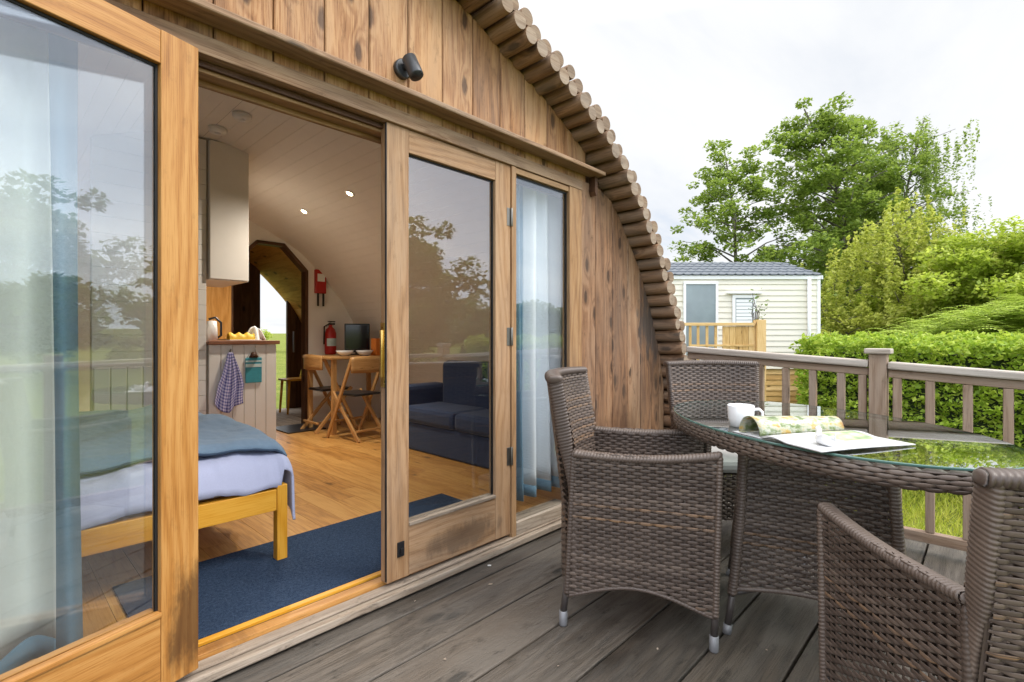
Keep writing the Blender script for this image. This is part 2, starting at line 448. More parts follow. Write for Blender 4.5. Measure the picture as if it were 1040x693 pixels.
w = bpy.data.worlds.new('World'); S.world = w; w.use_nodes = True
def make_world():
    nt = w.node_tree; nt.nodes.clear()
    t = NT.__new__(NT); t.t = nt
    out = t.n('OutputWorld'); bg = t.n('Background'); bg.inputs[1].default_value = .1
    sky = t.n('TexSky', sky_type='NISHITA', sun_disc=False, sun_elevation=R(48), sun_rotation=R(200))
    g = t.n('TexCoord').outputs['Generated']
    x, y, z = t.sep(g)
    zz = t.math('ADD', t.math('MAXIMUM', z, 0.0), .22)
    p = t.comb(t.math('DIVIDE', x, zz), t.math('DIVIDE', y, zz), 0.0)
    n = t.noise(t.n('VectorMath', {0: p, 1: (1.0, 2.4, 1.0)}, operation='MULTIPLY').outputs[0], .55, 7, .58, .25)
    # thick bright cloud towards +x+y (over the trees), greyer undersides behind the camera
    side = t.math('MULTIPLY_ADD', t.math('ADD', t.math('MULTIPLY', x, .55), t.math('MULTIPLY', y, .83)), .5, .5)
    grey = t.ramp(n, [(.30, (8.0, 9.2, 11.4)), (.48, (11.6, 12.7, 14.6)), (.66, (15.4, 16.0, 17.0))])
    bright = t.ramp(n, [(.33, (5.0, 5.2, 5.55)), (.46, (5.9, 5.95, 6.0)), (.60, (6.4, 6.4, 6.4))])
    cl = t.mix(t.ramp(side, [(.30, 0.0), (.68, 1.0)]), grey, bright)
    # overcast sky is far brighter overhead than at the horizon
    cl = t.mix(t.ramp(z, [(.52, 0.0), (.85, 1.0)]), cl, (19.0, 19.0, 19.4))
    thin = t.ramp(n, [(.24, .55), (.36, .94)])
    c = t.mix(thin, sky.outputs[0], cl)
    t.set(bg.inputs[0], c); nt.links.new(bg.outputs[0], out.inputs[0])
make_world()

sd = bpy.data.lights.new('sun', 'SUN'); sd.energy = 1.45; sd.angle = R(25); sd.color = (1, .95, .87)
so = bpy.data.objects.new('sun', sd); COL.objects.link(so)
SUND = Vector((.45, -.75, .95)).normalized()
so.rotation_euler = SUND.to_track_quat('Z', 'Y').to_euler()
S.view_settings.view_transform = 'Standard'; S.view_settings.look = 'None'
S.view_settings.exposure = .80; S.view_settings.gamma = 1.0; S.view_settings.use_curve_mapping = False
S.render.engine = 'CYCLES'
S.cycles.use_denoising = True
S.cycles.max_bounces = 10; S.cycles.diffuse_bounces = 5; S.cycles.transparent_max_bounces = 24; S.cycles.glossy_bounces = 5
S.cycles.sample_clamp_indirect = 6.0; S.cycles.caustics_reflective = False; S.cycles.caustics_refractive = False

# ================================================================== LODGE
CX = 1.145
PROF = [(0, 2.63), (.33, 2.575), (.65, 2.455), (.97, 2.335), (1.35, 2.14), (1.52, 2.01), (1.70, 1.835), (1.90, 1.61), (2.03, 1.42), (2.17, 1.15), (2.27, .90), (2.325, .68), (2.34, .40), (2.325, 0), (2.30, -.35)]
def resample(pts, n):
    P = [np.array(p, float) for p in pts]
    P = [P[0] * np.array([-1, 1]) + 0 if False else np.array([-P[1][0], P[1][1]])] + P + [2 * P[-1] - P[-2]]
    out = []
    for i in range(1, len(P) - 2):
        for k in range(24):
            t = k / 24.
            a, b, c, d = P[i-1], P[i], P[i+1], P[i+2]
            out.append(.5 * ((2*b) + (-a + c)*t + (2*a - 5*b + 4*c - d)*t*t + (-a + 3*b - 3*c + d)*t**3))
    out.append(P[-2]); out = np.array(out)
    L = np.r_[0, np.cumsum(np.hypot(*np.diff(out, axis=0).T))]
    q = np.linspace(0, L[-1], n)
    return np.c_[np.interp(q, L, out[:, 0]), np.interp(q, L, out[:, 1])], L[-1]
ARC, ARCL = resample(PROF, 400)
def archz(x):
    d = abs(x - CX)
    m = ARC[:, 1] > .5
    if d > 2.335: return .45
    return float(np.interp(d, ARC[m, 0], ARC[m, 1]))
def arcpt(q, off):
    """point at arc length q from the crown (right half), pushed out by off; returns x,z"""
    i = min(max(q / ARCL * 399, 0), 398.999); k = int(i); f = i - k
    p = ARC[k] * (1 - f) + ARC[k+1] * f
    t = ARC[min(k+1, 399)] - ARC[max(k-1, 0)]; t /= np.hypot(*t)
    nrm = np.array([-t[1], t[0]])
    if nrm[1] < 0 and abs(nrm[0]) < .2: nrm = -nrm
    if nrm[0] < -.01: nrm = -nrm
    return CX + p[0] + nrm[0]*off, p[1] + nrm[1]*off

lodge = empty('timber_lodge', (CX, 0, 0), 0, 'arched timber lodge with vertical board cladding, log edged roof and open glazed doors', 'lodge')
LP = Matrix.Translation((-CX, 0, 0))
def lp(mb, name, mat, bevel=0.0, parent=None):
    o = mb.build(name, mat, parent or lodge, bevel)
    if parent is None: o.location = (-CX, 0, 0)
    return o

LEN = 5.55
# --- cladding boards
def board(mb, xa, xb, zb, ztf, y0=0.0, th=.022):
    ch = .004; g = .0022
    xa += g; xb -= g
    sec = [(xa, y0+th), (xa, y0+ch), (xa+ch, y0), (xb-ch, y0), (xb, y0+ch), (xb, y0+th)]
    ou, ov = random.uniform(0, 60), random.uniform(0, 60)
    for i in range(5):
        (ax, ay), (bx, by) = sec[i], sec[i+1]
        for z0, z1a, z1b in ((zb, ztf(ax), ztf(bx)),):
            pass
    # front as one strip sharing vertices so that a board is one island
    b = len(mb.v); n = 6
    for (x, y) in sec: mb.v.append((x, y, zb))
    for (x, y) in sec: mb.v.append((x, y, max(ztf(x), zb + .001)))
    dist = [0, .02, .024, .024 + (xb-xa), .028 + (xb-xa), .05 + (xb-xa)]
    for i in range(5):
        mb.f.append((b+i, b+i+1, b+n+i+1, b+n+i)); mb.sm.append(False)
        mb.uv += [(zb+ou, dist[i]+ov), (zb+ou, dist[i+1]+ov), (mb.v[b+n+i+1][2]+ou, dist[i+1]+ov), (mb.v[b+n+i][2]+ou, dist[i]+ov)]
    mb.f.append(tuple(b+n+i for i in range(n))); mb.sm.append(False); mb.uv += [(ou, ov)] * n

cl = MB()
js = [.498 + .1805*k for k in range(-8, 12)]
for a, b in zip(js[:-1], js[1:]): board(cl, a, b, 1.985, lambda x: archz(x) + .01)
lp(cl, 'gable_cladding', M['clad'])
cl = MB()
jr = [2.432, 2.587, 2.775, 2.956, 3.13, 3.29, 3.40, 3.474]
for a, b in zip(jr[:-1], jr[1:]): board(cl, a, b, -.05 if a > 2.66 else -.05, (lambda x: min(archz(x) + .01, 1.985)) if a < 2.66 else (lambda x: archz(x) + .01))
board(cl, 2.587, 2.6695, 1.985, lambda x: archz(x) + .01) if False else None
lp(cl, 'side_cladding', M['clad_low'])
cl = MB()
jl = [-1.18, -1.0, -.82, -.64, -.46, -.28, -.122]
for a, b in zip(jl[:-1], jl[1:]): board(cl, a, b, -.05, lambda x: min(archz(x) + .01, 1.985))
lp(cl, 'side_cladding', M['clad'])
# backing wall behind the boards (butts the boards), with the opening left free
bk = MB()
xs = list(np.linspace(-1.19, 3.47, 60))
for a, b in zip(xs[:-1], xs[1:]):
    za, zb_ = archz(a) - .012, archz(b) - .012
    if b < -.122 or a > 2.43: z0 = -.05
    else: z0 = 1.99
    if za > z0 + .01:
        bk.poly([(a, .024, z0), (b, .024, z0), (b, .024, zb_), (a, .024, za)], [(z0, a), (z0, b), (zb_, b), (za, a)])
        bk.poly([(b, .09, z0), (a, .09, z0), (a, .09, za), (b, .09, zb_)], [(z0, a), (z0, b), (zb_, b), (za, a)])
lp(bk, 'wall_core', M['darkwood'])

# --- frame around the glazing
fr = MB()
hd0 = MB(); hd0.box(-.12, 2.432, -.012, .10, 1.925, 1.983); lp(hd0, 'frame_head', M['drip'], .003)
fr.box(-.12, 2.432, .045, .12, 1.893, 1.924)            # inner rebate of the head
fr.box(2.312, 2.430, -.010, .045, .05, 1.924)            # right jamb
fr.box(-.118, 0.0, -.010, .10, .05, 1.924)              # left jamb
fr.box(1.836, 1.868, -.008, .10, .05, 1.924)            # mullions
fr.box(.420, .450, -.008, .10, .05, 1.924)
lp(fr, 'door_frame', M['frame'], .003)
hd = MB(); hd.box(.45, 1.836, .03, .0445, 1.905, 1.923)
lp(hd, 'head_gasket', M['darkwood'])
g2 = MB(); g2.box(.45, 1.836, .10, .118, 1.875, 1.893); lp(g2, 'inner_trim', M['frame'], .002)
sl = MB()
sl.box(-.16, 2.47, -.035, .035, .012, .043)
sl.box(-.14, 2.45, -.012, .036, .0435, .056)
lp(sl, 'sill', M['sill'], .006)
s2 = MB(); s2.box(.452, 1.834, .038, .085, .02, .070); lp(s2, 'threshold', M['door_gold'], .003)
s3 = MB(); s3.box(.452, 1.834, .086, .097, .02, .064); lp(s3, 'threshold_seal', M['gasket'])
s4 = MB(); s4.box(.452, 1.834, .098, .125, .02, .074); lp(s4, 'inner_threshold', M['pine'], .002)
# drip board with its dark underside strip and end bracket
db = MB()
db.box(-.75, 2.560, -.092, -.001, 2.020, 2.044)
lp(db, 'drip_board', M['drip'], .006)
br = MB(); br.ngon_prism([(2.515, 2.019), (2.54, 2.019), (2.54, 1.91), (2.528, 1.905), (2.515, 1.93)], -.045, -.0015)
lp(br, 'bracket', M['darkwood'], .002)

# --- roof logs
rl = random.Random(5)
q = .0; layers = []
sp = .091
n_in = int((ARCL - .28) / sp)
def log(name, q, off, r, y0, endm=None):
    x, z = arcpt(q, off)
    dx, dz = rl.uniform(-.004, .004), rl.uniform(-.004, .004)
    m = MB()
    # slightly irregular rounded end
    m.tube([(x+dx, y0+.004, z+dz), (x+dx, y0, z+dz)], [r*.93, r*.93], 18, caps=False)
    m = MB()
    m.tube([(x+dx, y0, z+dz), (x+dx, y0+.006, z+dz), (x+dx, y0+.35, z+dz), (x, LEN, z)], [r*.94, r, r*rl.uniform(.97, 1.03), r], 18, caps=False)
    o = lp(m, name, M['log'])
    e = MB(); k = 18
    ring = [(x+dx + r*.94*math.cos(2*PI*i/k), y0, z+dz + r*.94*math.sin(2*PI*i/k)) for i in range(k)]
    ou, ov = rl.uniform(0, 30), rl.uniform(0, 30)
    e.poly(ring, [((p[0]-x)+ou, (p[2]-z)+ov) for p in ring])
    eo = e.build('cut_end', endm or M['logend'], o)
for i in range(n_in):
    qq = .12 + sp * i
    r = .0430 * rl.uniform(.90, 1.04)
    log('roof_log', qq, .039, r, -.165 + rl.uniform(-.013, .013))
for i in range(n_in):
    qq = .12 + sp * (i + .5)
    r = .042 * rl.uniform(.86, 1.06)
    log('roof_log', qq, .108, r, -.150 + rl.uniform(-.012, .012), M['logend_dark'])
# covering over the rest of the roof (left half) and membrane under the logs
sh = MB()
N = 60
def prof_pts(off):
    P = []
    for i in range(N + 1):
        x, z = arcpt(ARCL * i / N, off); P.append((x, z))
    L_ = [(2*CX - x, z) for x, z in reversed(P[1:])]
    return L_ + P
for off, flip in ((.002, 0), (-.055, 1)):
    P = prof_pts(off)
    for (a, b) in zip(P[:-1], P[1:]):
        f = [(a[0], .022, a[1]), (b[0], .022, b[1]), (b[0], LEN, b[1]), (a[0], LEN, a[1])]
        if off > 0: sh.poly(f, [(0, a[0]), (0, b[0]), (LEN, b[0]), (LEN, a[0])], True)
lp(sh, 'roof_shell', M['darkwood'])
lf = MB()
for i in range(int(ARCL / sp)):
    x, z = arcpt(.04 + sp*i, .04); x = 2*CX - x
    lf.tube([(x, -.165, z), (x, LEN, z)], .041, 10)
tag(lp(lf, 'roof_log_covering', M['log']), kind='stuff')

# --- inner vault
PY = 4.02
def vault(mb, y0, y1, off, w=.098):
    n = int(ARCL / w)
    for sgn in (1, -1):
        for i in range(n):
            a = arcpt(w*i + .0014, off); b = arcpt(w*(i+1) - .0014, off); c = arcpt(w*(i+1) + .0014, off); d = arcpt(w*(i+1), off + .0025)
            if sgn < 0: a, b, c, d = [(2*CX - p[0], p[1]) for p in (a, b, c, d)]
            L = y1 - y0; ou = random.uniform(0, 40)
            for p, q_ in ((a, b), (b, d), (d, c)):
                mb.poly([(p[0], y0, p[1]), (q_[0], y0, q_[1]), (q_[0], y1, q_[1]), (p[0], y1, p[1])], [(ou, p[0]), (ou, q_[0]), (ou+L, q_[0]), (ou+L, p[0])])
vb = MB(); vault(vb, .09, PY, -.065); lp(vb, 'ceiling', M['cream'])
vb = MB(); vault(vb, PY + .06, LEN, -.065); lp(vb, 'porch_ceiling', M['orangewood'])
# floor planks inside
fl = MB(); rf = random.Random(3)
x = -1.1
while x < 3.38:
    y = .126 - rf.uniform(0, .4)
    while y < 4.0:
        L = rf.uniform(.9, 1.5); y1 = min(y + L, 4.02)
        if y1 - max(y, .126) > .03: fl.box(x, x + .1285, max(y, .126), y1 - .0015, .03, .06, 1)
        y = y1 if y1 >= 4.0 else y + L
    x += .13
lp(fl, 'floor', M['oakfloor'])
pf = MB()
for i in range(30):
    pf.box(-1.1 + .15*i, -1.1 + .15*i + .146, 4.021, LEN - .01, .0, .055, 1)
lp(pf, 'porch_floor', M['sill'])

# --- partition with an octagonal doorway
pw = MB()
octo = [(1.80, .06), (1.80, 1.83), (2.06, 2.10), (2.34, 2.10), (2.60, 1.83), (2.60, .06)]
def dooredge(x):     # top of the opening at x, or None
    if x <= 1.80 or x >= 2.60: return None
    return float(np.interp(x, [1.80, 2.06, 2.34, 2.60], [1.83, 2.10, 2.10, 1.83]))
xs = sorted(set([-1.13 + i*.1 for i in range(46)] + [1.80, 2.06, 2.34, 2.60, 3.40]))
for a, b in zip(xs[:-1], xs[1:]):
    za, zb_ = archz(a) - .05, archz(b) - .05
    if a >= 1.80 and b <= 2.60:
        la = dooredge(a + 1e-6) or 1.83; lb = dooredge(b - 1e-6) or 1.83
    else: la = lb = .055
    for yy in (PY, PY + .06):
        pw.poly([(a, yy, la), (b, yy, lb), (b, yy, zb_), (a, yy, za)], [(la, a), (lb, b), (zb_, b), (za, a)])
lp(pw, 'partition_wall', M['creamwall'])
of = MB()
for a, b in zip(octo[:-1], octo[1:]):
    d = Vector((b[0]-a[0], 0, b[1]-a[1])).normalized()
    of.beam((a[0]-d.x*.006, PY + .03, a[1]-d.z*.006), (b[0]+d.x*.006, PY + .03, b[1]+d.z*.006), .11, .035, (d.z, 0, -d.x))
lp(of, 'doorway_frame', M['darkwood'], .002)
# porch end wall: dark boards left and right of the way out
pe = MB()
x = -1.1
while x < 3.42:
    if not (2.59 < x + .06 < 2.93):
        pe.ngon_prism([(x, 0.0), (x+.118, 0.0), (x+.118, archz(x+.118) - .07), (x, archz(x) - .07)], LEN - .09, LEN - .05)
    x += .12
lp(pe, 'porch_end_wall', M['darkwood'])
hb = MB(); hb.tube([(3.06, LEN - .115, .85), (3.06, LEN - .115, 1.15)], .012, 8); lp(hb, 'door_bar', M['alu'])
hb = MB(); hb.tube([(3.06, LEN - .115, 1.62), (3.06, LEN - .115, 1.75)], .012, 8); lp(hb, 'door_bar', M['alu'])

# --- glazed door leaves
def leaf(name, mat, pane_mat, bead=None):
    w_ = .715; z0, z1 = .072, 1.924; st = .105
    m = MB()
    m.box(0.0, st, 0, .045, z0, z1, 2); m.box(w_ - st, w_, 0, .045, z0, z1, 2)
    m.box(st + .0006, w_ - st - .0006, .0008, .0442, 1.828, z1 - .001, 0); m.box(st + .0006, w_ - st - .0006, .0008, .0442, z0 + .001, .278, 0)
    o = m.build(name, mat, lodge, .0025)
    g = MB(); g.box(st - .004, w_ - st + .004, .0205, .0245, .272, 1.834)
    g.build('glass_pane', pane_mat, o)
    k = MB()
    for yy0, yy1 in ((.0165, .0200), (.0250, .0285)):
        k.box(st, st + .006, yy0, yy1, .28, 1.828); k.box(w_ - st - .006, w_ - st, yy0, yy1, .28, 1.828)
        k.box(st + .006, w_ - st - .006, yy0, yy1, 1.821, 1.828); 
    k.build('glazing_seal', M['gasket'], o)
    b_ = MB()
    b_.box(st + .001, w_ - st - .001, -.006, .019, .2785, .292, 0); b_.box(st + .001, w_ - st - .001, .026, .051, .2785, .292, 0)
    b_.build('glazing_bead', bead or mat, o, .002)
    return o
# closed right leaf, hinged at x=1.834
d1 = leaf('door', M['door_grey'], M['glass'], M['sill'])
d1.location = (1.834 - CX, .047, 0); d1.rotation_euler = (0, 0, PI)
tag(d1, 'closed weathered glazed door leaf')
for z in (.42, 1.02, 1.62):
    h = MB(); h.tube([(-.003, .052, z), (-.003, .052, z + .09)], .0065, 10)
    h.box(.002, .026, .0455, .0475, z, z + .09); h.build('hinge', M['steel'], d1, .0008)
lt = MB(); lt.box(.7155, .7215, .006, .034, .86, 1.12, 2); lt.tube([(.7230, .02, 1.09), (.7230, .02, 1.02), (.7230, .02, .90)], [.010, .007, .009], 10)
lt.build('latch', M['brass'], d1, .001)
lk = MB(); lk.box(.636, .668, .0455, .051, .165, .225); lk.box(.646, .658, .0512, .062, .18, .20); lk.build('bolt', M['black'], d1, .001)
strip = MB(); strip.box(.7155, .719, .036, .044, .08, 1.92); strip.build('edge_seal', M['gasket'], d1)
# open left leaf, hinged at x=.452 and swung right round against the fixed pane
d0 = leaf('door', M['door_gold'], M['glass'])
d0.location = (.448 - CX, -.034, 0); d0.rotation_euler = (0, 0, PI + R(17.5))
for c in d0.children: pass
# leaf local +y now points away from the lodge: flip so the thickness lies behind the visible face
d0.data.transform(Matrix.Translation((0, -.045, 0)))
for c in d0.children: c.data.transform(Matrix.Translation((0, -.045, 0)))
tag(d0, 'golden varnished door leaf standing open')
for z in (.42, 1.02, 1.62):
    h = MB(); h.tube([(.004, -.052, z), (.004, -.052, z + .09)], .0065, 10); h.build('hinge', M['steel'], d0)

# fixed side windows
for (xa, xb) in ((1.868, 2.312), (0.0, .420)):
    k = MB()
    for yy0, yy1 in ((.0120, .0150), (.0210, .0240)):
        k.box(xa, xa + .008, yy0, yy1, .118, 1.89); k.box(xb - .008, xb, yy0, yy1, .118, 1.89); k.box(xa + .008, xb - .008, yy0, yy1, 1.882, 1.89)
    o = lp(k, 'window', M['gasket'])
    g = MB(); g.box(xa + .001, xb - .001, .0155, .0205, .115, 1.892); g.build('glass_pane', M['glass'], o)
    b_ = MB(); b_.box(xa + .001, xb - .001, -.008, .0148, .057, .120, 0); b_.box(xa + .001, xb - .001, .0212, .10, .057, .118, 0); b_.build('window_sill', M['sill'], o, .003)
    b_ = MB(); b_.box(xa + .001, xb - .001, -.004, .10, 1.893, 1.923, 0); b_.build('window_head', M['frame'], o, .003)

# ================================================================== WALL LIGHT
wl = empty('wall_light', (1.185, 0, 2.155), 0, 'dark grey cylinder spotlight on the timber gable above the drip board', 'wall light')
m = MB(); m.tube([(0, -.001, 0), (0, -.022, 0), (0, -.026, 0)], [.045, .045, .038], 24); m.build('mounting_plate', M['lampgrey'], wl)
m = MB(); m.tube([(0, -.026, 0), (.004, -.065, 0)], .012, 12); m.build('arm', M['lampgrey'], wl)
ax = Vector((.13, -.36, -.80)).normalized(); c0 = Vector((.004, -.058, .034))
m = MB(); m.tube([c0 - ax*.004, c0, c0 + ax*.094, c0 + ax*.1, c0 + ax*.1, c0 + ax*.085], [.028, .034, .034, .033, .027, .026], 28, caps=False); m.tube([c0 - ax*.0041, c0 - ax*.004], .028, 28); m.build('lamp_body', M['lampgrey'], wl)
m = MB(); m.tube([c0 + ax*.084, c0 + ax*.086], .026, 24); m.build('lens', M['caravanglass'], wl)
wl.scale = (.86, .86, .86)

# ================================================================== INTERIOR THINGS
FZ = .0605
# bed
bed = empty('bed', (.35, .55, FZ), 0, 'pine framed bed by the doorway with its slatted headboard against the far wall', 'bed')
def bp(mb, name, mat, bevel=.003):
    o = mb.build(name, mat, bed, bevel); o.location = (-.35, -.55, -FZ); return o
m = MB(); m.box(-.35, .905, .55, .578, .292, .386, 0); bp(m, 'foot_rail', M['pine'])
m = MB(); m.box(.908, .936, .585, 2.44, .292, .386, 1); bp(m, 'side_rail', M['pine'])
for (x, y) in ((.906, .548), (-.40, .548), (.906, 2.43), (-.40, 2.43)):
    m = MB(); m.box(x, x + .046, y, y + .046, FZ, .39 if y > 1 else .402, 2); bp(m, 'leg', M['pine'], .004)
m = MB()
for i in range(12): m.box(-.38, .905, .68 + .15*i, .75 + .15*i, .34, .36, 0)
bp(m, 'slats', M['pine'], 0)
m = MB()
for i in range(6): m.box(.505 + .088*i, .505 + .088*i + .083, 2.475, 2.495, .35, .86, 2)
bp(m, 'headboard', M['cream'], .004)
m = MB(); m.box(-.36, .90, .582, 2.45, .387, .50); o = bp(m, 'mattress', M['cushion'], .03)
# duvet
def duvet(u, v):
    # u across x, v along y
    X = -.42 + u * 1.60; Y = .548 + v * 1.90
    wr = .010*math.sin(9*X + 5*Y) + .007*math.sin(21*X - 13*Y + 1) + .012*mnoise.noise((X*7, Y*4, 1.3)) + .010*abs(mnoise.noise((X*15 + Y*6, Y*11 - X*3, 4.1))) + .005*mnoise.noise((X*34, Y*26, 2.2))
    z = .545 + .03*math.sin(PI*min(1, max(0, v*1.0))) + wr
    y = Y; x = X
    if X > .93:
        d = X - .93; a = min(d / .05, 1)
        fold = .020*math.sin(Y*17) + .012*math.sin(Y*31 + 1)
        x = .93 + .05*math.sin(a*PI/2) + fold*min(1, d*5) + d*.06
        z = (.545 + wr)*(1) - (1 - math.cos(a*PI/2))*.05 - max(0, d - .05)*1.0
    if Y < .66:
        s_ = (.66 - Y) / .112
        z = min(z, z - .145 * s_ ** 2.2) if X <= .93 else z - .07*s_**2
        y = Y - .018 * math.sin(s_*PI)
        if X <= .9: z = max(z, .392 + .006*math.sin(X*23))
    return (x, y, z)
m = MB(); m.grid(duvet, 150, 170, 1.6, 1.9)
o = m.build('duvet', M['lavender']); tag(o, 'rumpled lavender blue duvet spread over the bed', 'duvet')
so_ = o.modifiers.new('thick', 'SOLIDIFY'); so_.thickness = .012
# folded fleece blanket
def blank(u, v):
    X = .10 + u*.87; Y0 = .612 + .08*(1-u) ; Y = Y0 + v*(2.30 - Y0)
    X2 = X + .12*(v)*(1 - u)
    wr = .010*math.sin(7*X2 + 6*Y) + .006*math.sin(18*X2 - 11*Y)
    uu = (X2 + .42)/1.6; vv = (Y - .548)/1.9
    b = duvet(min(uu, .84), vv)
    z = b[2]*.5 + .5*.555 + .040 + wr*.6 + .008*mnoise.noise((X2*6, Y*6, 9.0)) + .006*abs(mnoise.noise((X2*14, Y*12, 5.0)))
    x = X2
    edge = min(1, v / .035) * min(1, (1-u)/.03 + .15)
    z -= (1 - min(1, v/.03))*.024
    if X2 > .92:
        d = X2 - .92; z -= d*d*14
    return (x, Y, z)
m = MB(); m.grid(blank, 100, 100, 1, 1)
o = m.build('blanket', M['sheet']); tag(o, 'dusty blue fleece blanket laid across the lavender duvet', 'blanket')
mo = o.modifiers.new('thick', 'SOLIDIFY'); mo.thickness = .016; mo.offset = 0
m = MB()
m.tube([Vector(blank(u/40, 0)) + Vector((0, -.004, 0)) for u in range(41)], .0055, 6)
m.tube([Vector(blank(0, v/40)) + Vector((-.004, 0, .002)) for v in range(41)], .0055, 6)
m.build('stitched_edge', M['blanketedge'], o)
# matting
m = MB(); m.box(.36, 2.02, .14, .785, FZ, FZ + .009); o = m.build('door_mat', M['mat'], None, .002); tag(o, 'wide dark blue door mat on the oak floor just inside the threshold', 'mat')
# sofa
sofa = empty('sofa', (2.98, 1.5, FZ), 0, 'navy blue sofa along the right wall behind the closed glazed door', 'sofa')
def sp_(mb, name, mat, b=.02):
    o = mb.build(name, mat, sofa, b); o.location = (-2.98, -1.5, -FZ); return o
m = MB(); m.box(2.64, 3.20, .50, 2.30, FZ, .30); sp_(m, 'base', M['navy'])
for i in range(2):
    m = MB(); m.box(2.62, 3.05, .70 + i*.70, 1.395 + i*.70, .302, .45); sp_(m, 'seat_cushion', M['navy'], .04)
m = MB(); m.box(3.055, 3.22, .70, 2.10, .302, .84); sp_(m, 'backrest', M['navy'], .05)
for y in (.50, 2.105):
    m = MB(); m.box(2.63, 3.15, y, y + .19, .302, .62); sp_(m, 'armrest', M['navy'], .04)
# curtains
def curtain(name, x0, x1, y, zb, zt, mat_main, mat_edge, edge_side, label, nf, e):
    def fn(u, v, a=x0, b=x1):
        x = a + (b - a)*u; z = zb + (zt - zb)*v
        ph = (x - x0)/(x1 - x0)*nf*2*PI
        amp = .042*(1 - .35*v)
        return (x + .012*math.sin(ph*.5 + v*2), y + amp*math.sin(ph + .5*math.sin(v*3)) , z + .006*math.sin(ph))
    W = x1 - x0
    root = empty(name, ((x0+x1)/2, y, zb), 0, label, 'curtain', 'curtains inside the side windows')
    def put(mb, nm, mt):
        o = mb.build(nm, mt, root); o.location = (-(x0+x1)/2, -y, -zb)
        s_ = o.modifiers.new('t', 'SOLIDIFY'); s_.thickness = .002
    if edge_side > 0: ra, rb = (x0, x1 - W*e), (x1 - W*e, x1)
    else: ra, rb = (x0 + W*e, x1), (x0, x0 + W*e)
    m = MB(); m.grid(lambda u, v: fn(u, .035 + v*.965, *ra), 110, 24); put(m, 'curtain_cloth', mat_main)
    m = MB(); m.grid(lambda u, v: fn(u, v, *rb), 60, 24); put(m, 'border', mat_edge)
    m = MB(); m.grid(lambda u, v: fn(u, v*.035, *ra), 110, 2); put(m, 'hem', mat_edge)
    pl = MB(); pl.tube([(x0 - .08, y, zt + .015), (x1 + .05, y, zt + .015)], .012, 10); o = pl.build('curtain_rail', M['steel'], root); o.location = (-(x0+x1)/2, -y, -zb)
curtain('curtain', -.55, .205, .16, .15, 2.02, M['curtainpale'], M['curtainblue'], 1, 'pale green lined curtain with a blue border behind the open golden door', 5, .095)
curtain('curtain', 1.955, 2.50, .155, .165, 2.02, M['curtainwhite'], M['curtainblue'], -1, 'white curtain with a blue border behind the narrow right hand window', 4.5, .30)

# kitchen end
KY = 2.52
kc = empty('kitchen_counter', (1.43, KY, FZ), 0, 'cream boarded kitchen counter end with a dark worktop behind the bed', 'counter')
def kp(mb, name, mat, b=.002):
    o = mb.build(name, mat, kc, b); o.location = (-1.43, -KY, -FZ); return o
m = MB()
for i in range(6): m.box(1.183 + .0826*i, 1.183 + .0826*(i+1) - .003, KY, KY + .018, FZ, 1.005, 2)
m.box(1.183, 1.672, KY + .019, 3.15, FZ, 1.004)
kp(m, 'panel', M['creamwall'])
m = MB(); m.box(1.172, 1.697, KY - .025, 3.15, 1.006, 1.036, 0); kp(m, 'worktop', M['worktop'], .004)
wc = empty('wall_cabinet', (1.32, KY, 1.5), 0, 'tall cream cupboard reaching the ceiling above the kitchen counter', 'cupboard')
m = MB(); m.box(1.183, 1.463, KY + .006, 3.15, 1.50, 2.55); o = m.build('carcass', M['creamwall'], wc, .003); o.location = (-1.32, -KY, -1.5)
m = MB(); m.box(1.186, 1.460, KY - .012, KY + .005, 1.506, 2.55); o = m.build('cupboard_door', M['creamwall'], wc, .003); o.location = (-1.32, -KY, -1.5)
m = MB()
for i in range(22):
    z = FZ + .113*i
    m.box(.5, 1.168, KY + .01, KY + .03, z, z + .1115, 0)
m.box(.5, 1.167, KY + .031, KY + .09, FZ, 2.55)
o = m.build('boarded_partition', M['creamwall'], None, .002); tag(o, 'cream horizontal boarded partition beside the kitchen counter', 'partition')
m = MB(); m.box(1.535, 1.79, 3.97, 3.995, 1.045, 1.75, 2); o = m.build('splash_board', M['orangewood'], None); tag(o, 'orange wooden board at the back of the kitchen', 'board')
# things on the counter
kt = empty('kettle', (1.235, 2.64, 1.037), 0, 'black and white kettle on the left end of the kitchen counter', 'kettle')
m = MB(); m.lathe([(0, 0), (.042, 0), (.039, .09), (.033, .15), (0, .155)], n=20); m.build('body', M['white'], kt)
m = MB(); m.tube([(.038, 0, .02), (.066, 0, .04), (.066, 0, .14), (.025, 0, .18), (-.02, 0, .165)], .009, 8); m.build('handle', M['black'], kt)
lo = empty('cake', (1.44, 2.62, 1.037), 0, 'yellow wrapped cake on the dark kitchen worktop', 'food')
m = MB(); m.grid(lambda u, v: (.095*(u-.5)*2, .04*math.cos(PI*v), .0065 + .05*math.sin(PI*v)*(1 + .18*math.sin(u*19))), 20, 10); m.build('wrapper', M['yellow'], lo)
m = MB(); m.box(-.10, .14, -.05, .05, 0, .006); m.build('plate', M['white'], lo, .002)
pk = empty('white_cloth', (1.565, 2.66, 1.037), 0, 'white cloth heaped beside the yellow cake', 'cloth')
m = MB(); m.grid(lambda u, v: (.085*(u-.5)*2*(1-.55*v), .05*(1-v)*math.sin(u*9), .12*v*(1 - .5*abs(u-.4))), 18, 10); o = m.build('cloth_fold', M['white'], pk); mo = o.modifiers.new('t', 'SOLIDIFY'); mo.thickness = .010
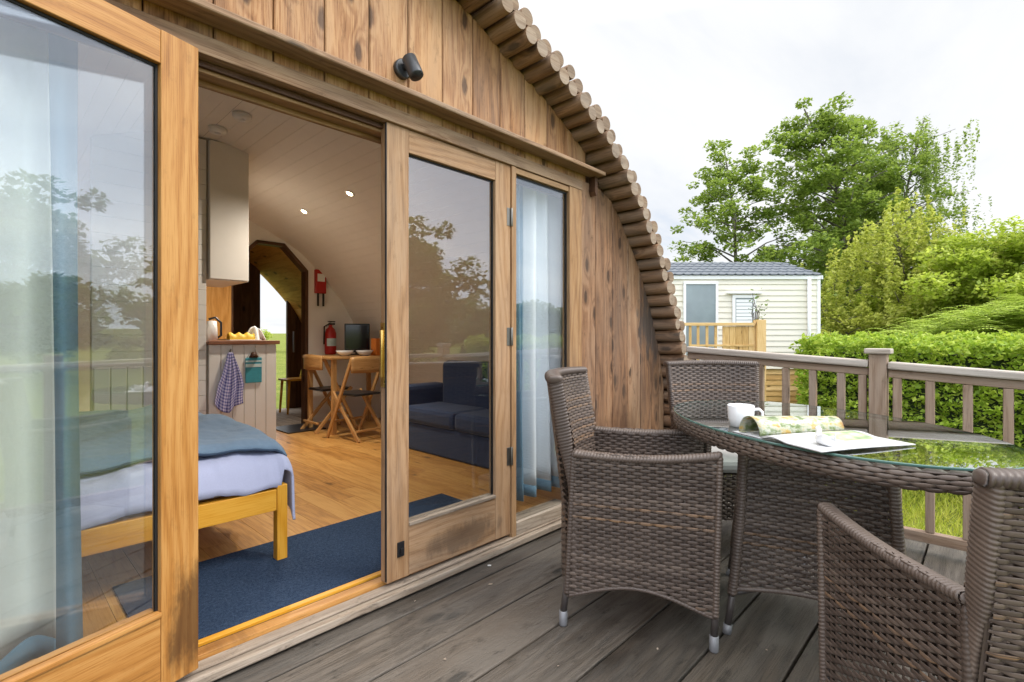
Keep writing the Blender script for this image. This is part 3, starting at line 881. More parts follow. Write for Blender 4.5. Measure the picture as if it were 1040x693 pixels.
# tea towel on a hook
tt = empty('tea_towel', (1.325, KY - .004, .945), 0, 'blue checked tea towel hanging from a hook on the counter end', 'tea towel')
def tw(u, v):
    wdt = .016 + .055*min(1, v*1.6) + .032*v
    a_ = (u - .5)*2
    return (a_*wdt + .014*math.sin(v*5)*v, -.014 - .018*abs(math.sin(u*PI*3.5 + v*2))*(.3 + v), -.47*v*(1 - .18*abs(a_)) - .02*v*math.sin(u*7))
m = MB(); m.grid(tw, 44, 44, 1, 1); o = m.build('towel_cloth', M['towel'], tt); mo = o.modifiers.new('t', 'SOLIDIFY'); mo.thickness = .0025
m = MB(); m.tube([(0, .003, .01), (0, -.02, .01), (0, -.025, .028)], .005, 8); m.build('hook', M['steel'], tt)
# plaque
pq = empty('hanging_plaque', (1.497, KY - .001, .70), 0, 'teal and white painted plaque hanging on a string from the counter end', 'plaque')
m = MB(); m.box(-.062, .062, -.013, -.001, .0, .20); m.build('lower_board', M['teal'], pq, .005)
m = MB(); m.box(-.062, .062, -.0150, -.0132, .125, .150); m.box(-.062, .062, -.0150, -.0132, .165, .178); m.build('painted_band', M['tealpale'], pq)
m = MB(); m.tube([(0, -.010, .202), (0, -.010, .245)], [.036, .014], 10); m.build('ornament', M['darkwood'], pq)
m = MB(); m.tube([(-.045, -.007, .20), (0, -.007, .30), (.045, -.007, .20)], .0025, 6); m.build('string', M['white'], pq)
# fire blanket, extinguisher
fb = empty('fire_blanket', (2.76, PY - .002, 1.46), 0, 'red fire blanket box with two black pull tapes on the far wall', 'fire blanket')
m = MB(); m.box(-.065, .065, -.05, 0, .12, .40); m.build('case', M['red'], fb, .008)
for x in (-.035, .03):
    m = MB(); m.box(x - .012, x + .012, -.044, -.038, -.03, .125); m.build('pull_tape', M['black'], fb)
m = MB(); m.box(-.045, .045, -.052, -.0505, .26, .35); m.build('notice', M['white'], fb)
fe = empty('fire_extinguisher', (2.86, PY - .08, .86), 0, 'red fire extinguisher with black hose fixed to the far wall', 'fire extinguisher')
m = MB(); m.lathe([(0, 0), (.06, 0), (.066, .02), (.066, .25), (.05, .30), (.022, .325), (.02, .35), (0, .35)], n=24); m.build('cylinder', M['red'], fe)
m = MB(); m.box(-.02, .05, -.015, .015, .351, .372); m.box(-.03, .055, -.012, .012, .382, .395); m.tube([(-.02, 0, .36), (-.075, 0, .33), (-.08, 0, .12)], .009, 8); m.build('valve', M['black'], fe)
m = MB(); m.grid(lambda u, v: (.0668*math.cos(-PI*.85 + u*PI*.7), .0668*math.sin(-PI*.85 + u*PI*.7), .1 + .09*v), 10, 1); m.build('instruction_label', M['tealpale'], fe)
# dining table and things on it
dt = empty('dining_table', (2.86, 3.42, FZ), 0, 'small brown wooden dining table at the back beside the folding chairs', 'table')
m = MB(); m.box(-.42, .42, -.33, .33, .775, .80, 0); m.build('table_top', M['beech'], dt, .004)
for x in (-.36, .36):
    for y in (-.27, .27):
        m = MB(); m.box(x-.022, x+.022, y-.022, y+.022, 0, .775, 2); m.build('leg', M['beech'], dt, .003)
def bowl(x, y, lab):
    m = MB(); m.lathe([(0, 0), (.04, 0), (.075, .03), (.095, .06), (.09, .06), (.07, .033), (.036, .008), (0, .008)], n=28)
    o = m.build('bowl', M['porcelain'], None, 0, (x, y, FZ + .8005)); tag(o, lab, 'bowl', 'bowls on the dining table')
bowl(2.68, 3.26, 'white bowl on the dining table nearer the fire extinguisher'); bowl(2.88, 3.20, 'white bowl on the dining table nearer the orange box')
tv = empty('television', (2.99, 3.55, FZ + .80), R(-25), 'small black television standing at the back of the dining table', 'television')
m = MB(); m.box(-.14, .14, -.012, .02, .03, .36); m.build('casing', M['black'], tv, .006)
m = MB(); m.box(-.128, .128, -.0135, -.0125, .045, .345); m.build('screen', M['screen'], tv)
m = MB(); m.box(-.09, .09, -.06, .07, 0, .012); m.box(-.02, .02, .021, .04, .012, .2); m.build('stand', M['black'], tv, .002)
m = MB(); m.box(-.055, .055, -.04, .04, 0, .19); m.box(-.056, .056, -.041, -.0405, .10, .15); o = m.build('box', M['orange'], None, .003, (3.05, 3.22, FZ + .8005), R(12)); tag(o, 'orange cardboard box on the dining table', 'box')
# folding chairs
def fchair(loc, rz, label):
    r = empty('folding_chair', loc, rz, label, 'folding chair', 'wooden folding chairs by the dining table')
    for sx in (-.19, .19):
        m = MB(); m.beam((sx, .22, .0), (sx, -.17, .80), .022, .034, (0, 1, 0)); m.build('front_leg', M['beech'], r, .003)
        m = MB(); m.beam((sx*.86, -.24, .0), (sx*.86, .17, .46), .022, .034, (0, 1, 0)); m.build('rear_leg', M['beech'], r, .003)
    m = MB(); m.box(-.155, .155, -.17, .19, .43, .455); m.build('seat', M['black'], r, .01)
    m = MB(); m.grid(lambda u, v: (-.215 + .43*u, -.185 + .03*math.sin(PI*u)*-1 - .01, .66 + .15*v + .015*math.sin(PI*u)*(v-.3)), 14, 4)
    o = m.build('backrest', M['beech'], r); mo = o.modifiers.new('t', 'SOLIDIFY'); mo.thickness = .014
    for q0, q1 in (((-.165, -.21, .10), (.165, -.21, .10)), ((-.18, .14, .17), (.18, .14, .17))):
        m = MB(); m.beam(q0, q1, .02, .02); m.build('stretcher', M['beech'], r, .002)
    return r
fchair((2.60, 2.86, FZ), R(8), 'pine folding chair seen from the back in front of the dining table')
fchair((2.63, 3.50, FZ), R(-90), 'pine folding chair seen side on below the fire extinguisher')
# downlights
def downlight(q, y, label):
    x, z = arcpt(q, -.066)
    x2, z2 = arcpt(q, -.2); d = Vector((x2 - x, 0, z2 - z)).normalized()
    r = empty('downlight', (x, y, z), 0, label, 'downlight', 'lit downlights in the vaulted ceiling')
    m = MB(); m.tube([d*.0, d*.006], [.042, .036], 24); m.build('bezel', M['white'], r)
    t = NT('lit lamp %s' % y); e = t.n('Emission', {'Color': (1, .78, .45), 'Strength': 14.0}); t.t.links.new(e.outputs[0], t.out.inputs[0])
    m = MB(); m.tube([d*.0062, d*.0085], [.026, .024], 20); m.build('bulb', t.m, r)
    l = bpy.data.lights.new('downlight_lamp', 'SPOT'); l.energy = 58; l.color = (1, .90, .78); l.spot_size = R(130); l.spot_blend = .8; l.shadow_soft_size = .03
    lo_ = bpy.data.objects.new('downlight_lamp', l); COL.objects.link(lo_); lo_.parent = r
    lo_.location = d*.02; lo_.rotation_euler = (-d).to_track_quat('Z', 'Y').to_euler()
downlight(1.05, 2.98, 'lit ceiling downlight farther from the doors')
downlight(1.05, 2.12, 'lit ceiling downlight nearer the doors')
for (x, y, lab) in ((1.17, 2.27, 'round white smoke alarm on the ceiling nearer the cupboard'), (1.21, 1.90, 'round white smoke alarm on the ceiling nearer the doors')):
    r = empty('smoke_alarm', (x, y, archz(x) - .067), 0, lab, 'smoke alarm', 'smoke alarms on the vaulted ceiling')
    m = MB(); m.lathe([(0, 0), (.06, 0), (.06, -.02), (.05, -.035), (0, -.037)], n=28); m.build('body', M['white'], r)
    m = MB(); m.lathe([(0, -.0372), (.02, -.0372), (.018, -.043), (0, -.043)], n=16); m.build('sensor_grille', M['upvc'], r)
# porch bits
m = MB(); m.box(2.19, 2.60, 3.52, 4.0, FZ, FZ + .012); o = m.build('door_mat', M['black'], None, .002); tag(o, 'small black mat in front of the far octagonal doorway', 'mat')
st = empty('stool', (2.95, 5.05, .056), 0, 'orange wooden stool in the porch beyond the far doorway', 'stool')
m = MB(); m.box(-.2, .2, -.15, .15, .43, .455, 0); m.build('seat', M['pine'], st, .004)
for x in (-.16, .16):
    for y in (-.11, .11):
        m = MB(); m.tube([(x*1.15, y*1.15, 0), (x, y, .43)], [.014, .018], 10); m.build('leg', M['pine'], st)
m = MB(); m.grid(lambda u, v: (.06 + .16*u, -.12 + .2*v, .458 + .28*math.sin(PI*u)*(.6 + .4*math.sin(v*7)) ), 16, 12); o = m.build('yellow_cloth', M['yellowcloth'], None, 0, (2.95, 5.05, .058)); tag(o, 'yellow cloth heaped on the porch stool', 'cloth'); mo = o.modifiers.new('t', 'SOLIDIFY'); mo.thickness = .006

# ================================================================== DECK
dk = MB(); rd = random.Random(4)
y = -.13
edges = [.022, -.128]
while edges[-1] > -2.35: edges.append(edges[-1] - .2315)
for i, (a, b) in enumerate(zip(edges[:-1], edges[1:])):
    xj = [-3.2, rd.uniform(-1.2, -.4), 3.36]
    if i in (2, 5): xj = [-3.2, rd.uniform(-2, -1.5), rd.uniform(2.2, 2.9) if i == 5 else 2.75, 3.36]
    for xa, xb in zip(xj[:-1], xj[1:]):
        tl = Matrix.Translation((0, 0, rd.uniform(-.0012, .0012)))
        dk.box(xa + .0015, xb - .0015, b + .0042, a - .0042, -.032, 0.0, 0, tl)
o = dk.build('deck', M['deck'], None, .004); tag(o, kind='structure')
dj = MB()
for x in np.arange(-3.1, 3.4, .45): dj.box(x, x + .05, -2.37, .1, -.18, -.0335, 1)
dj.box(-3.2, 3.36, -2.40, -2.372, -.20, -.002, 0); dj.box(3.362, 3.388, -2.40, .1, -.20, -.002, 1)
for x in (-3.0, -1.0, 1.2, 3.28):
    for y in (-2.3, -1.1, 0.05): dj.box(x, x+.08, y, y+.08, -.62, -.18, 2)
o = dj.build('deck_substructure', M['deck']); tag(o, kind='structure')
# debris on the deck: leaf litter
lt = empty('fallen_leaf', (0, 0, 0)) if False else None
rr = random.Random(9)
def scrap(x, y, s, mt, label):
    m = MB(); n = 7; ang = rr.uniform(0, 6)
    m.poly([(s*rr.uniform(.5, 1)*math.cos(ang + 2*PI*i/n)*1.5, s*rr.uniform(.5, 1)*math.sin(ang + 2*PI*i/n), .0025 + .004*rr.random()) for i in range(n)], [(0, 0)]*n)
    o = m.build('scrap', mt, None, 0, (x, y, 0)); so2 = o.modifiers.new('t', 'SOLIDIFY'); so2.thickness = .0015
    tag(o, label, 'debris', 'pale scraps lying on the deck')
for px, py, s in ((300, 575, .007), ):
    pass
scrap(1.623, -.066, .011, M['white'], 'largest white scrap on the deck below the closed door')
scrap(1.504, -.194, .009, M['sill'], 'pale scrap on the deck just right of the largest white one')
for (x, y) in ((1.20, -.075), (1.28, -.74), (1.58, -.93), (1.83, -1.2), (1.05, -.45)):
    scrap(x, y, rr.uniform(.003, .005), M['sill'], 'tiny pale crumb on the deck boards')

# ================================================================== RAILINGS
RX = 3.22
rg = empty('deck_railing', (RX, -1.1, 0), 0, 'weathered timber railing along the right hand end of the deck with a capped post', 'railing')
def rp(mb, name, mat, b=.004):
    o = mb.build(name, mat, rg, b); o.location = (-RX, 1.1, 0); return o
def ztop(y): return .893 + (y + 2.1)*.062
for ya, yb in ((-.302, -1.286), (-1.369, -2.16)):
    m = MB(); m.beam((RX, ya, ztop(ya) - .021), (RX, yb, ztop(yb) - .021), .085, .038); rp(m, 'top_rail', M['railtop'], .008)
    m = MB(); m.beam((RX, ya, ztop(ya) - .062), (RX, yb, ztop(yb) - .062), .036, .04); rp(m, 'under_rail', M['rail'])
    m = MB(); m.beam((RX, ya, .075), (RX, yb, .075), .045, .05); rp(m, 'bottom_rail', M['rail'])
bys = [-.332, -.474, -.612, -.75, -.888, -1.026, -1.161, -1.258, -1.405, -1.534, -1.672, -1.809, -1.947, -2.08]
for y in bys:
    m = MB(); m.box(RX - .0175, RX + .0175, y - .018, y + .018, .101, ztop(y) - .083, 2); rp(m, 'baluster', M['rail'])
m = MB(); m.box(RX - .038, RX + .038, -1.366, -1.289, -.10, .975, 2); o = rp(m, 'post', M['rail'])
m = MB(); m.box(RX - .055, RX + .055, -1.384, -1.271, .976, 1.003); m.build('post_cap', M['railtop'], o, .005)
m = MB(); m.box(RX - .045, RX + .045, -2.255, -2.165, -.10, .975, 2); o = rp(m, 'post', M['rail'])
m = MB(); m.box(RX - .055, RX + .055, -2.265, -2.155, .976, 1.003); m.build('post_cap', M['railtop'], o, .005)
FY = -2.21
rf_ = empty('deck_railing', (0, FY, 0), 0, 'timber railing along the front of the deck facing the glazed doors', 'railing')
m = MB(); m.beam((RX - .05, FY, .88), (-3.1, FY, .88), .085, .038); o = m.build('top_rail', M['railtop'], rf_, .006); o.location = (0, -FY, 0)
m = MB(); m.beam((RX - .05, FY, .075), (-3.1, FY, .075), .045, .05); o = m.build('bottom_rail', M['rail'], rf_, .004); o.location = (0, -FY, 0)
for i in range(4):
    x = 1.9 - i*1.6
    m = MB(); m.box(x - .042, x + .042, FY - .06, FY - .0435, -.1, .86, 2); m.box(x - .042, x + .042, FY - .12, FY - .061, -.1, .95, 2); o = m.build('post', M['rail'], rf_, .003); o.location = (0, -FY, 0)

# ================================================================== WICKER
ROW, STK = .0115, .026
def weave(mb, Sf, width, height, u0=None, u1=None, v0=None, row=ROW, stk=STK, amp=.0040, th=.0007, seg=6, vlo=0.0, stakes=True):
    """Sf(u,v) -> (point, normal); strands run along u, going over and under stakes set along u"""
    nr = int(round(height / row)); row = height / nr
    for j in range(nr):
        v = (j + .5)*row
        a = u0(v) if u0 else 0.0; b = u1(v) if u1 else width
        if v0:      # lower outline: find the part of this row that lies above it
            lo = [a + (b - a)*k/24. for k in range(25)]
            ok = [x for x in lo if v >= v0(x)]
            if len(ok) < 25 and len(ok) > 0:
                # split in runs
                runs = []; cur = []
                for x in lo:
                    if v >= v0(x): cur.append(x)
                    elif cur: runs.append((cur[0], cur[-1])); cur = []
                if cur: runs.append((cur[0], cur[-1]))
            elif not ok: continue
            else: runs = [(a, b)]
        else: runs = [(a, b)]
        for (a, b) in runs:
            if b - a < stk*.5: continue
            n = max(3, int((b - a) / (stk / seg)))
            base = len(mb.v); ou = random.uniform(0, 50)
            tw = random.uniform(-.0004, .0004)
            for i in range(n + 1):
                u = a + (b - a)*i/n
                fr_ = (u/(2*stk) + .5*(j % 2)) % 1.0 - .5
                ga = math.exp(-(fr_/.15)**2)
                off = amp*(.35 - 1.9*ga) + tw
                hs = 1 - .42*ga
                for dv, dn in ((-row*.5, 0), (-row*.38, th), (row*.38, th), (row*.5, 0), (0, -th)):
                    p, nm = Sf(u, v + dv*hs)
                    mb.v.append(tuple(p + nm*(off + dn)))
            for i in range(n):
                for k in range(5):
                    k2 = (k + 1) % 5
                    mb.f.append((base+i*5+k, base+i*5+k2, base+(i+1)*5+k2, base+(i+1)*5+k)); mb.sm.append(True)
                    ua, ub = (i*(b-a)/n + ou), ((i+1)*(b-a)/n + ou)
                    mb.uv += [(ua, k*.004), (ua, (k+1)*.004), (ub, (k+1)*.004), (ub, k*.004)]
    if stakes:
        k = int(width/stk)
        for i in range(k + 1):
            u = i*stk
            vs = [vv for vv in np.linspace(0, height, 13)]
            pts = []
            for vv in vs:
                aa = u0(vv) if u0 else 0.0; bb = u1(vv) if u1 else width
                if aa <= u <= bb and (v0 is None or vv >= v0(u)): pts.append(vv)
            if len(pts) < 2: continue
            base = len(mb.v)
            for vv in pts:
                for du in (-.0042, .0042):
                    p, nm = Sf(u + du, vv); mb.v.append(tuple(p - nm*.0085))
            for q_ in range(len(pts) - 1):
                mb.f.append((base+q_*2, base+q_*2+1, base+q_*2+3, base+q_*2+2)); mb.sm.append(False)
                mb.uv += [(0, 0), (0, .01), (.05, .01), (.05, 0)]

def wrapped(mb, pts, ra, rb, pitch=.0115, n=12, upv=(0, 0, 1)):
    fa = ra if callable(ra) else (lambda t, q=ra: q)
    fb = rb if callable(rb) else (lambda t, q=rb: q)
    """a rim wound round with strand: oval section (ra sideways, rb up) swept along pts"""
    P = [Vector(p) for p in pts]
    L = [0]
    for a, b in zip(P[:-1], P[1:]): L.append(L[-1] + (b-a).length)
    T = L[-1]; k = int(T / pitch)
    sub = 4
    samples = np.linspace(0, T, k*sub + 1)
    base = len(mb.v); up = Vector(upv); ou = random.uniform(0, 20)
    C = np.array([tuple(p) for p in P])
    cen = np.c_[[np.interp(samples, L, C[:, i]) for i in range(3)]].T
    # smooth
    rows = []
    for i, s_ in enumerate(samples):
        c = Vector(cen[i]); t = Vector(cen[min(i+3, len(cen)-1)]) - Vector(cen[max(i-3, 0)]); t.normalize()
        sd_ = t.cross(up)
        if sd_.length < .05: sd_ = t.cross(Vector((0, 1, 0)))
        sd_.normalize(); u2 = sd_.cross(t)
        g = abs(math.sin(PI*i/sub)); f = .90 + .13*g
        for q_ in range(n):
            A = 2*PI*q_/n
            ca, sa = math.cos(A), math.sin(A)
            ca = math.copysign(abs(ca)**.75, ca); sa = math.copysign(abs(sa)**.75, sa)
            sl = t * (.004*math.sin(A))
            mb.v.append(tuple(c + (sd_*ca*fa(i/len(samples)) + u2*sa*fb(i/len(samples)))*f + sl))
    for i in range(len(samples) - 1):
        for q_ in range(n):
            q2 = (q_ + 1) % n
            mb.f.append((base+i*n+q_, base+i*n+q2, base+(i+1)*n+q2, base+(i+1)*n+q_)); mb.sm.append(True)
            w_ = (i // sub)
            mb.uv += [(q_*.006 + w_*1.37, samples[i] + ou), ((q_+1)*.006 + w_*1.37, samples[i] + ou), ((q_+1)*.006 + w_*1.37, samples[i+1] + ou), (q_*.006 + w_*1.37, samples[i+1] + ou)]
    for i, sg_ in ((0, -1), (len(samples) - 1, 1)):
        c = Vector(cen[i]); t = (Vector(cen[-1]) - Vector(cen[-4])) if sg_ > 0 else (Vector(cen[3]) - Vector(cen[0])); t.normalize()
        ring = [base + i*n + q_ for q_ in range(n)]
        for k_, (sc_, of_) in enumerate(((.86, .005), (.5, .008))):
            nb = len(mb.v)
            for q_ in range(n): mb.v.append(tuple(c + (Vector(mb.v[base + i*n + q_]) - c)*sc_ + t*sg_*of_))
            new = list(range(nb, nb + n))
            for q_ in range(n):
                q2 = (q_ + 1) % n
                mb.f.append((ring[q_], ring[q2], new[q2], new[q_])); mb.sm.append(True); mb.uv += [(q_*.006, .0), (q2*.006, .0), (q2*.006, .01), (q_*.006, .01)]
            ring = new
        mb.f.append(tuple(ring)); mb.sm.append(True); mb.uv += [(0, 0)]*n

HW = .272      # half width to the outer face of an arm
def make_chair():
    root = empty('patio_chair')
    yr = lambda z: -.262 + .030*(z/.64)                # rear edge of the side panels
    yf = lambda z: .245 + .016*(z/.64)
    ztoparm = lambda y: .617 + .030*((y + .05)/.31)**2 * (1 if y > -.05 else .6)
    zbot = lambda y: .115 + .06*math.sin(PI*min(1, max(0, (y + .26)/.51)))**1.2 * (1 if True else 0)
    for s in (1, -1):
        m = MB()
        def So(u, v, s=s):
            y = -.29 + u; z = .10 + v
            bow = .012*math.sin(PI*min(1, max(0, (z-.1)/.55)))
            return Vector((s*(HW + .008*(z - .3) - bow*.3), y, z)), Vector((s, 0, 0))
        weave(m, So, .57, .545, lambda v: yr(.10+v) + .29, lambda v: yf(.10+v) + .29, lambda u: zbot(u - .29) - .10)
        def Si(u, v, s=s):
            y = -.25 + u; z = .40 + v
            return Vector((s*(HW - .040), y, z)), Vector((-s, 0, 0))
        weave(m, Si, .49, .23)
        p = m.build('side_panel', M['wick'], root)
        a = MB()
        ys = np.linspace(-.232, .264, 26)
        pts = [(s*(HW - .014), y, ztoparm(y) + .012) for y in ys]
        wrapped(a, pts, .0245, .0145)
        a.build('arm_rim', M['wick'], p)
        e = MB()
        wrapped(e, [(s*(HW - .014), yf(z) + .002, z) for z in np.linspace(.118, .655, 12)], .012, .024, n=10, upv=(1, 0, 0))
        wrapped(e, [(s*(HW - .010), yr(z) - .001, z) for z in np.linspace(.118, .62, 12)], .011, .014, n=10, upv=(1, 0, 0))
        bt = [(s*(HW - .006), y, zbot(y) - .001) for y in np.linspace(-.25, .24, 20)]
        wrapped(e, bt, .007, .007, n=8)
        e.build('edge_binding', M['wick'], p)
        for (y0, y1, zt) in ((.252, .246, .13), (-.256, -.272, .13)):
            l = MB(); l.tube([(s*(HW - .014), y0, zt + .05), (s*(HW - .012), y1, .045)], .0125, 14); lg = l.build('leg', M['legmetal'], root)
            l = MB(); l.tube([(s*(HW - .012), y1, .0), (s*(HW - .012), y1, .004), (s*(HW - .012), y1, .052), (s*(HW - .012), y1, .054)], [.0135, .0155, .0155, .013], 16); l.build('foot_cap', M['alu'], lg)
    # back: leaning slab, woven on both faces
    yb = lambda z: -.240 - max(0, z - .42)*.125
    def curve(u, W): return .060*math.cos(PI*(u/W - .5))   # slightly hollow
    Wd = 2*(HW - .012)
    def hw(z): return (HW - .012) + .016*max(0, (z - .60)/.3)
    m = MB()
    for sg, off in ((-1, -.022), (1, .046)):
        z0 = .14 if sg < 0 else .40
        def Sb(u, v, sg=sg, off=off, z0=z0):
            z = z0 + v; f = (u/Wd - .5)*2
            return Vector((f*hw(z), yb(z) + off - (max(0, z - .6)*.07 if off > 0 else 0) - curve(u, Wd) , z)), Vector((0, sg, .22*sg*0))
        weave(m, Sb, Wd, .900 - z0)
    bo = m.build('backrest', M['wick'], root)
    rim = MB()
    for sx_ in (-1, 1):
        wrapped(rim, [(sx_*hw(z), yb(z) + .010 - max(0, z - .6)*.03, z) for z in np.linspace(.14, .908, 36)], (lambda t: .010 + .005*min(1, max(0, t*5 - 2.5))), (lambda t: .014 + .015*min(1, max(0, t*5 - 2.5))), n=14, upv=(0, 1, 0.01))
    top = [(f*(hw(.92) + .004), yb(.92) + .004 - curve((f + 1)/2*Wd, Wd), .905 + .004*(1 - f*f)) for f in np.linspace(-1.03, 1.03, 20)]
    wrapped(rim, top, .0305, .018, n=14, upv=(0, 0, 1))
    rim.build('back_rim', M['wick'], bo)
    # seat and front apron
    m = MB()
    weave(m, lambda u, v: (Vector((-HW + .045 + u, -.21 + v, .405)), Vector((0, 0, 1))), 2*HW - .09, .46, seg=3)
    m.build('seat', M['wick'], root)
    m = MB()
    weave(m, lambda u, v: (Vector((-HW + .03 + u, .250, .20 + v)), Vector((0, 1, 0))), 2*HW - .06, .20)
    m.build('front_apron', M['wick'], root)
    return root

GRP = 'wicker armchairs round the patio table'
def place_chair(o, x, y, f, label):
    o.location = (x, y, .0005); o.rotation_euler = (0, 0, math.atan2(f[1], f[0]) - PI/2)
    tag(o, label, 'patio chair', GRP)
chA = make_chair()
place_chair(chA, 1.832, -.738, (.436, -.900), 'brown wicker armchair seen side on in front of the timber cladding')
chC = copy_tree(chA); place_chair(chC, 1.582, -1.751, (.739, .676), 'nearest brown wicker armchair seen from behind at the lower right'); chC.scale = (.9, .9, .9)
chB = copy_tree(chA); place_chair(chB, 2.68, -.775, (-.76, -.65), 'wicker armchair with a pale seat cushion tucked under the far end of the table'); chB.scale = (.9, 1, 1)
m = MB(); m.box(-.20, .20, -.17, .235, .412, .475)
o = m.build('seat_cushion', M['cushion'], None, .022, (2.68, -.775, .0005), math.atan2(-.65, -.76) - PI/2); tag(o, 'pale grey cushion on the seat of the far wicker armchair', 'cushion')

# ------------------------------------------------------------------ table
TC = Vector((2.137, -1.253, 0)); TA, TB, TTH = .427, .687, -.688
tb = empty('patio_table', (TC.x, TC.y, .0005), 0, 'oval brown wicker patio table with a greenish glass top', 'table')
def ell(t, k=0.0):
    x, y = (TA + k)*math.cos(t), (TB + k)*math.sin(t)
    return Vector((x*math.cos(TTH) - y*math.sin(TTH), x*math.sin(TTH) + y*math.cos(TTH), 0))
m = MB(); N = 160
ZT, ZB = .744, .736
for k, z, rev in ((-.006, ZT, 0), (-.006, ZB, 1)):
    pts = [ell(2*PI*i/N, k) + Vector((0, 0, z)) for i in range(N)]
    if rev: pts.reverse()
    m.poly(pts, [(p.x, p.y) for p in pts])
gt = m.build('glass_top', M['tableglass'], tb)
m = MB()
for i in range(N):
    a, b = 2*PI*i/N, 2*PI*(i+1)/N
    P = [(a, -.0059, ZB), (b, -.0059, ZB), (b, -.003, ZB + .002), (a, -.003, ZB + .002)]
    for q_ in ([(-.0059, ZB), (-.003, ZB + .002)], [(-.003, ZB + .002), (-.003, ZT - .002)], [(-.003, ZT - .002), (-.0059, ZT)]):
        (k0, z0), (k1, z1) = q_
        m.poly([ell(a, k0) + Vector((0, 0, z0)), ell(b, k0) + Vector((0, 0, z0)), ell(b, k1) + Vector((0, 0, z1)), ell(a, k1) + Vector((0, 0, z1))], [(0, 0)]*4, True)
m.build('glass_edge', M['glassedge'], gt)
# woven rim: an apron that bulges outward
per = []; L = 0; prev = None
for i in range(721):
    p = ell(2*PI*i/720)
    if prev is not None: L += (p - prev).length
    per.append(L); prev = p
PER = L
nst = round(PER / STK / 2) * 2
def ang(u): return float(np.interp(u % PER, per, np.linspace(0, 2*PI, 721)))
m = MB()
RH = .060
def Srim(u, v):
    t = ang(u); n = Vector((math.cos(t)/TA, math.sin(t)/TB, 0)); n = Vector((n.x*math.cos(TTH) - n.y*math.sin(TTH), n.x*math.sin(TTH) + n.y*math.cos(TTH), 0)).normalized()
    f = (v/RH - .5)*2; f = max(-1, min(1, f))
    b = .016*math.sqrt(max(0, 1 - f*f))
    p = ell(t, -.016 + b - .004); p.z = ZB - .001 - RH + v
    nn = (n*max(.25, 1 - abs(f)*.6) + Vector((0, 0, f*.7))).normalized()
    return p, nn
weave(m, Srim, PER, RH, row=.0110, stk=PER/nst*1.0, amp=.0026, th=.0012, stakes=False)
for (k0, z0, k1, z1) in ((-.022, ZB - RH, -.022, ZB - .002), (-.075, ZB - .014, -.022, ZB - .006), (-.075, ZB - .060, -.022, ZB - RH), (-.075, ZB - .060, -.075, ZB - .014)):
    for i in range(N):
        a, b = 2*PI*i/N, 2*PI*(i+1)/N
        m.poly([ell(a, k0) + Vector((0, 0, z0)), ell(b, k0) + Vector((0, 0, z0)), ell(b, k1) + Vector((0, 0, z1)), ell(a, k1) + Vector((0, 0, z1))], [(a, 0), (b, 0), (b, .05), (a, .05)], True)
m.build('table_rim', M['wick'], tb)
# base: four flared legs with woven panels between them
feet = [Vector((1.842, -1.063, 0)), Vector((2.30, -.905, 0)), Vector((2.455, -1.44, 0)), Vector((1.965, -1.595, 0))]
feet = [f - TC for f in feet]; feet = [Vector((f.x, f.y, 0)) for f in feet]
cen = sum(feet, Vector()) / 4
def legpt(i, z):
    f = feet[i % 4]; k = .80 + .20*(1 - min(1, z/.69))**1.8
    return cen + (f - cen)*k + Vector((0, 0, z))
for i in range(4):
    a = legpt(i, .3); b = legpt(i+1, .3); W = (b - a).length
    zb = .155
    def Sp(u, v, i=i, W=W):
        z = zb + v; f = u/W
        a, b = legpt(i, z), legpt(i+1, z)
        d = (b - a); n = Vector((d.y, -d.x, 0)).normalized()
        if n.dot((a + b)*.5 - cen) < 0: n = -n
        return a + d*f - n*(.02*math.sin(PI*max(0, min(1, f)))), n
    m = MB(); weave(m, Sp, W, .673 - zb, v0=lambda u, W=W: .025*math.sin(PI*min(1, max(0, u/W))))
    bt = MB()
    wrapped(m, [Sp(u, .025*math.sin(PI*u/W))[0] for u in np.linspace(0, W, 16)], .007, .008, n=8)
    m.build('base_panel', M['wick'], tb)
    l = MB(); wrapped(l, [legpt(i, z) for z in np.linspace(.14, .672, 12)], .017, .017, n=10, upv=(1, 0, 0)); lw_ = l.build('leg', M['wick'], tb)
    l = MB(); l.tube([legpt(i, .15), legpt(i, .03)], .0125, 12); l.build('leg_tube', M['legmetal'], lw_)
    l = MB(); l.tube([legpt(i, .0), legpt(i, .032)], .0155, 14); l.build('foot_cap', M['alu'], lw_)
m = MB()
m.tube([legpt(0, .14), legpt(2, .14)], .009, 10); m.tube([legpt(1, .155), legpt(3, .155)], .009, 10); m.build('cross_brace', M['legmetal'], tb)

# ------------------------------------------------------------------ things on the table
TZ = ZT + .0008
mug = empty('mug', (1.855, -1.108, TZ), R(-65), 'white porcelain mug standing on the glass table top', 'mug')
m = MB(); m.lathe([(0, .0), (.034, 0), (.040, .004), (.043, .03), (.045, .074), (.0435, .0765), (.042, .074), (.040, .03), (.036, .008), (0, .006)], n=48); m.build('cup', M['porcelain'], mug)
m = MB(); m.tube([(.0425, 0, .062), (.058, 0, .064), (.069, 0, .054), (.070, 0, .038), (.060, 0, .022), (.0425, 0, .018)], [.0055, .005, .005, .005, .005, .0055], 12, sx=1.3); m.build('handle', M['porcelain'], mug)

